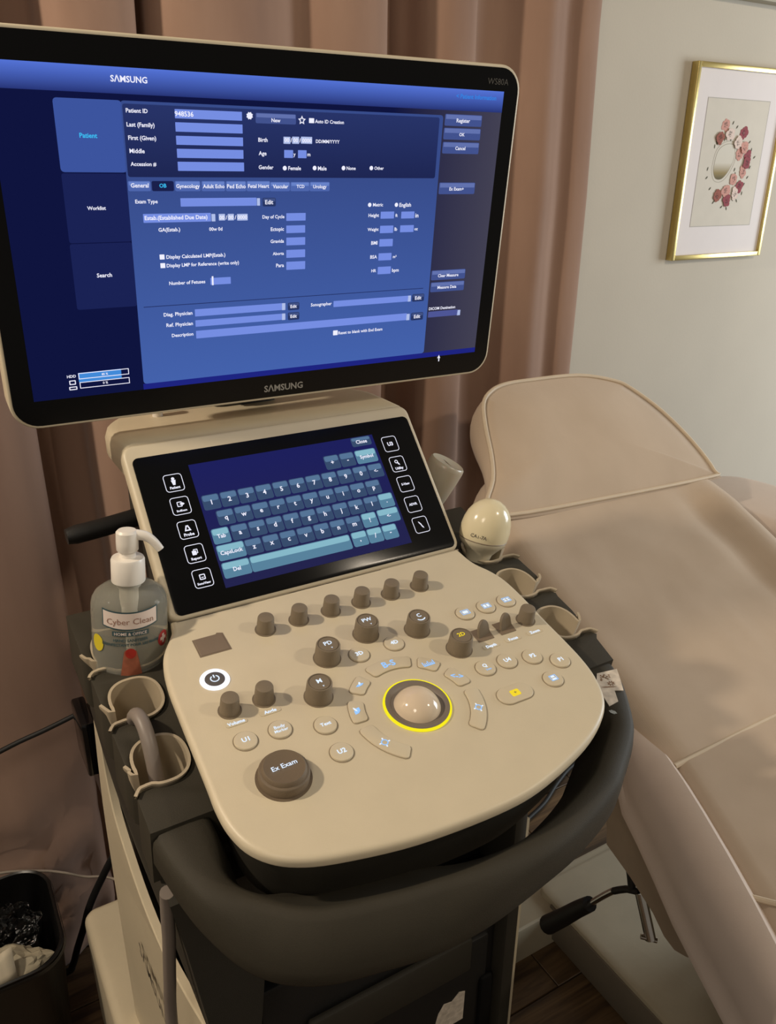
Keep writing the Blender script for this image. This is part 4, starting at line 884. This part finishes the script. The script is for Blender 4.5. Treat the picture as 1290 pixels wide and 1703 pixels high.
wrap(curve_band(-.0248, .0248, lambda x: .0550 + .0035 * (abs(x) / .026) ** 2, lambda x: .0705 + .0028 * (abs(x) / .026) ** 2), LBL, 'label_plate', .0003)
wrap(curve_band(-.0165, .0165, lambda x: .0478, lambda x: .0527), INK, 'label_ribbon', .0001)
bm = bmesh.new(); text(bm, 'Cyber Clean', 0, .0625, width=.042, z=.0006, align='c', bold=-.002, fn=bend); stuff(obj('label_lettering', bm, INKR, S, SM_))
bm = bmesh.new(); text(bm, 'HOME & OFFICE', 0, .0502, width=.029, z=.0004, align='c', fn=bend); stuff(obj('label_lettering', bm, LBL, S, SM_))
bm = bmesh.new(); text(bm, 'HAND SANITIZER', 0, .0437, width=.031, z=.0004, align='c', bold=.03, fn=bend); text(bm, 'DÉSINFECTANT POUR LES MAINS', 0, .0392, width=.054, z=.0004, align='c', bold=.03, fn=bend); stuff(obj('label_lettering', bm, INK, S, SM_))
def wdisc(name, m, x, y, rx, ry, z, n=20):
    bm = bmesh.new(); face(bm, [bm.verts.new(bend((x + rx * math.cos(2 * PI * i / n), y + ry * math.sin(2 * PI * i / n), z))) for i in range(n)]); return obj(name, bm, m, S, SM_)
wdisc('yellow_badge', mat('badge_yellow', (204, 186, 40), .5), -.0335, .037, .0072, .0085, .0002)
wdisc('red_badge', mat('badge_red', (170, 52, 50), .5), .0335, .0365, .0072, .0078, .0002)
bm = bmesh.new()
for a, b in ((.0042, .0016), (.0016, .0046)):
    face(bm, [bm.verts.new(bend((.0335 + sx * a, .0365 + sy * b, .0004))) for sx, sy in ((-1, -1), (1, -1), (1, 1), (-1, 1))])
obj('badge_cross', bm, LBL, S, SM_)
FNG = mat('printed_finger', (158, 92, 68), .5, var=.18, vscale=160)
wrap([(-.0140, -.018), (-.004, -.018), (.004, -.018), (.0140, -.018), (.0095, .016), (.0035, .0335), (-.0035, .0335), (-.0085, .018)][:4] + [(.0048, .0325), (.002, .0345), (-.004, .0345), (-.0062, .0325)], FNG, 'printed_finger', .0002)
wdisc('printed_nail', mat('printed_red', (168, 42, 30), .5, var=.15, vscale=300), -.0005, .0305, .0048, .0052, .0004)
bm = bmesh.new(); face(bm, [bm.verts.new(p) for p in [(.030 * math.cos(2 * PI * i / 32), .030 * math.sin(2 * PI * i / 32), .0) for i in range(32)]])
bm.free()

# ------------------------------------------------------------------ cables
bm = bmesh.new()
def pnl(u, v, w): return tuple(MP @ Vector((u, v, w)))
tube(bm, [pnl(-.224, -.064, -.080), pnl(-.226, -.070, -.050), pnl(-.2265, -.078, -.024), pnl(-.2255, -.090, -.012), pnl(-.2245, -.105, -.012), pnl(-.2245, -.120, -.022), pnl(-.2245, -.134, -.045), pnl(-.2235, -.143, -.082)], .0062, 14, 6)
tag(obj('probe_cable', bm, CABLE, ang=80), 'thick grey cable looping between the two open left probe holders', 'cable')
bm = bmesh.new(); tube(bm, [(.0965, .496, .921), (.0965, .500, .91), (.0965, .507, .88), (.097, .515, .85), (.097, .535, .78), (.096, .55, .70), (.094, .555, .5), (.085, .56, .2), (.07, .57, .012)], .0058, 12, 6)
tag(obj('hanging_cable', bm, CABLE, ang=80), 'grey cable hanging down past the cream side of the machine', 'cable')
bm = bmesh.new(); tube(bm, [(-.40, 1.16, .52), (-.15, 1.18, .56), (.008, 1.20, .5955), (.08, 1.20, .611), (.16, 1.20, .6295), (.22, 1.20, .64)], .0042, 10, 6)
tag(obj('power_cord', bm, BLACKCABLE, ang=80), 'thin black cord stretched across the pink curtain to the machine', 'cord')
bm = bmesh.new(); tube(bm, [(.20, 1.14, .42), (.155, 1.18, .335), (.118, 1.20, .255), (.095, 1.205, .205), (.082, 1.215, .155), (.066, 1.235, .09), (.052, 1.245, .04), (.035, 1.262, .0085), (-.08, 1.264, .0068), (-.25, 1.264, .0068)], .0066, 12, 6)
tag(obj('power_cord', bm, BLACKCABLE, ang=80), 'thick black cord curving down to the floor behind the bin', 'cord')
bm = bmesh.new(); tube(bm, [(-.30, 1.255, .33), (-.12, 1.262, .318), (-.033, 1.262, .304), (.03, 1.262, .276), (.065, 1.255, .260), (.10, 1.24, .245), (.143, 1.22, .236), (.20, 1.13, .24)], .0024, 8, 6)
tag(obj('pale_cord', bm, WHITECABLE, ang=80), 'thin pale cord running above the black bin to the machine', 'cord')

bm = bmesh.new(); tube(bm, [(.62, 1.10, .0066), (.85, 1.085, .0066), (1.0, 1.108, .0066), (1.083, 1.133, .0066), (1.149, 1.154, .0066), (1.229, 1.194, .0066), (1.32, 1.225, .0066), (1.50, 1.24, .0066)], .0055, 10, 6)
tag(obj('floor_cable', bm, BLACKCABLE, ang=80), 'dark cable on the floor seen through the gap under the right handle', 'cable')

# ------------------------------------------------------------------ waste bin
B = thing('waste_bin', 'black plastic waste bin on the floor left of the machine', 'bin', (-.085, 1.14, 0))
bp = lambda s, z, d=0: [(x * s - .085, y * s + 1.14, z) for x, y in rrect(-.124 + d, .124 - d, -.108 + d, .112 - d, .055, 8)]
bm = bmesh.new(); loft(bm, [bp(.84, .0), bp(.86, .004), bp(1.0, .292), bp(1.02, .295), bp(1.02, .301), bp(1.0, .303), bp(.975, .301), bp(.965, .29), bp(.83, .012)])
obj('body', bm, mat('bin_black', (13, 12, 12), .35, var=.1), B)
bm = bmesh.new(); loft(bm, [bp(1.035, .290), bp(1.04, .294), bp(1.03, .297)], False, False); obj('rim_lip', bm, mat('bin_lip', (20, 19, 19), .3), B)
PAPERM = mat('crumpled_paper', (196, 186, 164), .7, var=.08, vscale=40, bump=.3, bscale=60)
def crumple(cx, cy, cz, rx, ry, rz, seed, amp, sub=4, clip=None):
    bm = bmesh.new(); bmesh.ops.create_icosphere(bm, subdivisions=sub, radius=1)
    for v in bm.verts:
        n = noise.noise(v.co * 2.2 + Vector((seed, 0, 0))) * amp + abs(noise.noise(v.co * 5.5 + Vector((0, seed, 0)))) * amp * .8
        v.co = v.co * (1 + n); v.co = Vector((cx + v.co.x * rx, cy + v.co.y * ry, cz + v.co.z * rz))
    return bm
WRAP = clear('clear_wrap', (235, 235, 235), .08, 1.25); 
bm = crumple(-.038, 1.178, .250, .042, .034, .042, 3.0, .38)
tag(obj('clear_plastic_wrap', bm, WRAP, ang=12), 'crumpled clear plastic wrap lying in the black bin', 'plastic wrap')
bm = crumple(-.060, 1.092, .255, .072, .040, .034, 8.0, .22)
tag(obj('crumpled_bag', bm, mat('pale_bag', (176, 168, 146), .3, var=.1, vscale=60), ang=14), 'crumpled pale plastic bag lying in the front of the bin', 'bag')
bm = bmesh.new()
g = [[bm.verts.new((-.14 + .105 * i / 8, 1.045 + .03 * j / 4 + .006 * math.sin(i), .285 + .030 * j / 4 * 0.6 + .004 * math.sin(i * 1.3 + j) + .012 * (j / 4))) for i in range(9)] for j in range(5)]
for j in range(4):
    for i in range(8): face(bm, (g[j][i], g[j][i + 1], g[j + 1][i + 1], g[j + 1][i]))
po = obj('paper_sheet', bm, PAPERM); tag(po, 'small white paper sheet on top of the rubbish in the bin', 'paper')
md = po.modifiers.new('thickness', 'SOLIDIFY'); md.thickness = .0006

# ------------------------------------------------------------------ examination bed
E = thing('examination_bed', 'beige vinyl examination bed with raised backrest right of the machine', 'bed', (1.08, .4, 0))
SLO = math.radians(24); cs, sn = math.cos(SLO), math.sin(SLO)
MB_ = frame((1, 0, 0), (0, cs, sn), (0, -sn, cs), (1.08, .570, .700))      # x across, y up the backrest, z out of it
def pad(w0, w1, L, th, rnd, surf, nx=36, ny=40, hwf=None, cr=.06):
    """upholstered pad: top surface from surf(x, t), rounded sides, flat underside"""
    bm = bmesh.new(); rows = []
    for j in range(ny + 1):
        t = j / ny; y = L * t; hw = hwf(y) if hwf else (w0 + (w1 - w0) * t) / 2
        et = min(1, (L - y) / .05, y / .02 + .0); e = math.sqrt(max(0, 1 - (1 - min(1, max(0, (L - y) / cr))) ** 2))
        hw2 = hw - cr * .8 * (1 - e) if L - y < cr else hw
        row = []
        for i in range(nx + 1):
            s = -1 + 2 * i / nx; x = s * hw2
            ed = max(0, 1 - (hw2 - abs(x)) / rnd); drop = rnd * .8 * (1 - math.sqrt(max(0, 1 - ed * ed)))
            edt = max(0, 1 - (L - y) / rnd); drop2 = rnd * .7 * (1 - math.sqrt(max(0, 1 - edt * edt)))
            row.append((x, y, surf(x, y, s, t) - max(drop, drop2)))
        rows.append(row)
    V = [[bm.verts.new(p) for p in r] for r in rows]
    for a, b in zip(V[:-1], V[1:]):
        for i in range(nx): face(bm, (a[i], a[i + 1], b[i + 1], b[i]))
    border = V[0] + [r[-1] for r in V[1:]] + V[-1][::-1][1:] + [r[0] for r in V[::-1][1:-1]]
    lowv = [bm.verts.new((v.co.x, v.co.y, -th)) for v in border]
    n = len(border)
    for i in range(n): face(bm, (border[i], border[(i + 1) % n], lowv[(i + 1) % n], lowv[i]))
    face(bm, lowv)
    return bm
def sback(x, y, s, t):
    wr = .003 * noise.noise(Vector((x * 9, y * 8, 2))) + .0035 * noise.noise(Vector((x * 4, y * 14, 7))) + .002 * abs(noise.noise(Vector((x * 20, y * 7, 4))))
    bol = .014 * math.exp(-((x - .232) / .045) ** 2) - .010 * math.exp(-((x - .165) / .03) ** 2)
    return .0 + (wr + bol * min(1, t * 3)) * max(0, min(1, (.47 - y) / .09))
bm = pad(.575, .55, .60, .09, .045, sback, cr=.14)
BK = obj('backrest', bm, VINYL, E, MB_, ang=60)
def sseat(x, y, s, t):
    return .003 * noise.noise(Vector((x * 8, y * 8, 12))) + .004 * noise.noise(Vector((x * 4, y * 9, 3)))
MS = frame((-1, 0, 0), (0, -1, 0), (0, 0, 1), (1.08, .566, .700))
bm = pad(.57, .62, .95, .09, .03, sseat, hwf=lambda y: 1.08 - .003 - (.792 - .50 * max(0, y) if y < .46 else .562))
SE = obj('seat', bm, VINYL, E, MS, ang=60)
bm = bmesh.new(); tube(bm, [(.80, .566, .697), (.95, .567, .6985), (1.08, .567, .6985), (1.2, .567, .6985), (1.36, .566, .697)], .0042, 8, 4); obj('seam_piping', bm, PIPING, E)
bm = bmesh.new(); tube(bm, [(.700, .375, .6965), (.72, .345, .7005), (.76, .30, .701), (.85, .23, .701), (1.0, .18, .701)], .0035, 8, 4); obj('seam_piping', bm, PIPING, E)
bm = bmesh.new(); tube(bm, [(-.288, .02, -.036), (-.286, .2, -.036), (-.280, .45, -.036), (-.262, .53, -.036), (-.17, .60, -.036), (0, .602, -.036), (.17, .60, -.036), (.262, .53, -.036), (.280, .45, -.036), (.286, .2, -.036), (.288, .02, -.036)], .004, 8, 6); obj('backrest_piping', bm, PIPING, BK, MB_)
# side shells (left one flares out and down towards the front)
XI = [(.66, .800), (.63, .7965), (.573, .7925), (.454, .737), (.368, .692), (.303, .655), (.2, .602), (.1, .56)]
def shell(sg):
    bm = bmesh.new(); rows = []
    ys = [.66, .655, .64, .615, .58, .53, .48, .42, .36, .30, .22, .12, 0, -.15, -.35]
    def tab(T_, y):
        for (a, va), (b, vb) in zip(T_[:-1], T_[1:]):
            if a >= y >= b: return va + (vb - va) * (a - y) / (a - b)
        return T_[0][1] if y > T_[0][0] else T_[-1][1]
    for k, y in enumerate(ys):
        xi = tab(XI, y); xo = tab([(.66, .79), (.62, .757), (.594, .739), (.545, .717), (.468, .678), (.40, .642), (.35, .622), (.30, .600), (.2, .555), (.1, .51)], y)
        zt = .712; zb = .648
        if y > .60: q = (y - .60) / .06; zb = .648 + .055 * q
        row = [(xi + .06, zt - .06), (xi + .02, zt - .022), (xi + .004, zt - .004)]
        for a in range(7):
            th = PI / 2 * a / 6; row.append((xo + (xi - xo) * math.cos(th) * 1.0 if False else xi - (xi - xo) * math.sin(th), zb + (zt - zb) * math.cos(th)))
        row += [(xo - .006, zb - .004), (xo - .008, zb - .012), (xo + .004, zb - .015), (xo + .02, zb - .012)]
        rows.append([(x if sg > 0 else 2.16 - x, y, z) for x, z in row])
    V = [[bm.verts.new(p) for p in r] for r in rows]
    for a, b in zip(V[:-1], V[1:]):
        for i in range(len(a) - 1): face(bm, (a[i], a[i + 1], b[i + 1], b[i]))
    o = obj('side_shell', bm, VINYLP, E, ang=50)
    m = o.modifiers.new('thickness', 'SOLIDIFY'); m.thickness = .004; m.offset = -1
    return o
shell(1); shell(-1)
bm = bmesh.new()
for z0, z1, dx in ((.46, .66, .0), ):
    P_ = [(.80, .66, .475), (.79, .60, .468), (.775, .54, .462), (.764, .508, .455), (.754, .482, .462), (.741, .453, .487), (.724, .418, .550), (.707, .385, .615), (.698, .365, .643), (.66, .25, .640), (.62, .05, .640), (.62, -.35, .640)]
    loft(bm, [[(x - .028, y, .652), (2.16 - x + .028, y, .652), (2.16 - x, y, z), (x, y, z)] for x, y, z in P_])
obj('seat_frame', bm, SHELLU, E)
# far armrest
bm = bmesh.new(); slab(bm, crom([(1.40, .86, 0), (1.395, 1.0, 0), (1.42, 1.10, 0), (1.50, 1.15, 0), (1.60, 1.12, 0), (1.64, 1.0, 0), (1.64, .80, 0), (1.60, .62, 0), (1.48, .62, 0)], 5, True), .72, .81, .045, 5, .02)
obj('armrest', bm, VINYLP, E, ang=60)
bm = bmesh.new(); box(bm, 1.36, 1.56, .75, .82, .56, .73, .01); obj('armrest_bracket', bm, METALD, E)
# base
bm = bmesh.new(); slab(bm, rrect(.905, 1.24, -.40, .905, .02), .012, .10, .006, 2); BS = obj('base', bm, METALP, E)
bm = bmesh.new(); slab(bm, rrect(.80, 1.34, .845, .93, .008), .0, .085, .006, 2); obj('base_crossbar', bm, METALP, BS)
bm = bmesh.new(); box(bm, .9015, .906, -.40, .86, .012, .092, .001); obj('base_shaded_side', bm, METALD, BS)  # darker coat puts the shade of the base's left face into colour
bm = bmesh.new(); box(bm, 1.08, 1.26, .12, .62, .10, .50, .03, 3); obj('pedestal', bm, METALP, E)
# release lever
bm = bmesh.new(); tube(bm, [(.80, .632, .404), (.80, .650, .376), (.80, .679, .327), (.80, .69, .31)], .0052, 12, 3)
LV_ = obj('lever', bm, CHROME, E)
bm = bmesh.new(); tube(bm, [(.80, .676, .332), (.80, .70, .296), (.80, .73, .247), (.80, .762, .197)], .0135, 14, 3, radii=lambda t: .0125 + .0045 * t); obj('grip', bm, BLACK, LV_)
bm = bmesh.new(); tube(bm, [(.80, .633, .402), (.80, .610, .428), (.80, .586, .444)], .0055, 10, 2); tube(bm, [(.80, .618, .488), (.80, .607, .46), (.80, .600, .436)], .006, 10, 2); obj('bracket', bm, BLACK, LV_)
bm = bmesh.new(); tube(bm, [(.80, .585, .446), (.80, .553, .380)], .0085, 14, 2, spline=False); obj('locking_pin', bm, CHROME, LV_)
bm = bmesh.new(); tube(bm, [(.788, .562, .384), (.806, .546, .381)], .004, 10, 2, spline=False); obj('pin_tip', bm, CHROME, LV_)

# ------------------------------------------------------------------ head pillow (wedge) on the backrest
# corner points of the face: bottom left, bottom right, top right, top left
def lerp(a, b, t): return a + (b - a) * t
RIM = [(0.8019, 1.0172, 0.9167), (0.8388, 1.0015, 0.9015), (1.0492, 0.9929, 0.8931), (1.3337, 0.9858, 0.8862), (1.3558, 0.9937, 0.8939), (1.3402, 1.0442, 0.9429), (1.3039, 1.0999, 0.997), (1.2564, 1.1435, 1.0393), (1.2213, 1.1616, 1.0569), (1.1379, 1.179, 1.0737), (1.018, 1.1825, 1.0772), (0.9565, 1.1818, 1.0764), (0.9187, 1.1741, 1.069), (0.8913, 1.1581, 1.0535), (0.8729, 1.1252, 1.0215), (0.857, 1.0823, 0.9799), (0.8374, 1.0501, 0.9486)]
rim = crom(RIM, 4, True); n = len(rim)
cen = sum(rim, Vector()) / n
fn = Vector((0, -.697, .717))
bm = bmesh.new(); loops = []
back = []
for p in rim:      # back edge: dropped onto the backrest plane
    h = (p - Vector((1.08, .570, .700))).dot(Vector((0, -sn, cs))) - .001
    back.append(p - Vector((0, -sn, cs)) * max(h, .008))
for k in range(7): 
    t = k / 6; loops.append([lerp(b, p, t) + (p - cen).normalized() * (.010 * math.sin(PI * t)) for p, b in zip(rim, back)])
for k in range(1, 9):
    t = k / 8; loops.append([lerp(p, cen, t * .99) + fn * (.020 * math.sin(PI / 2 * min(1, t * 1.4)) + .003 * noise.noise(lerp(p, cen, t) * 8)) for p in rim])
loft(bm, loops)
PIL = obj('head_pillow', bm, VINYL, ang=70); tag(PIL, 'beige vinyl wedge pillow with piped edges on top of the backrest', 'pillow')
bm = bmesh.new(); pts = [p + fn * .002 for p in rim] + [rim[0] + fn * .002]
tube(bm, pts, .0038, 8, spline=False); obj('piping', bm, PIPING, PIL)
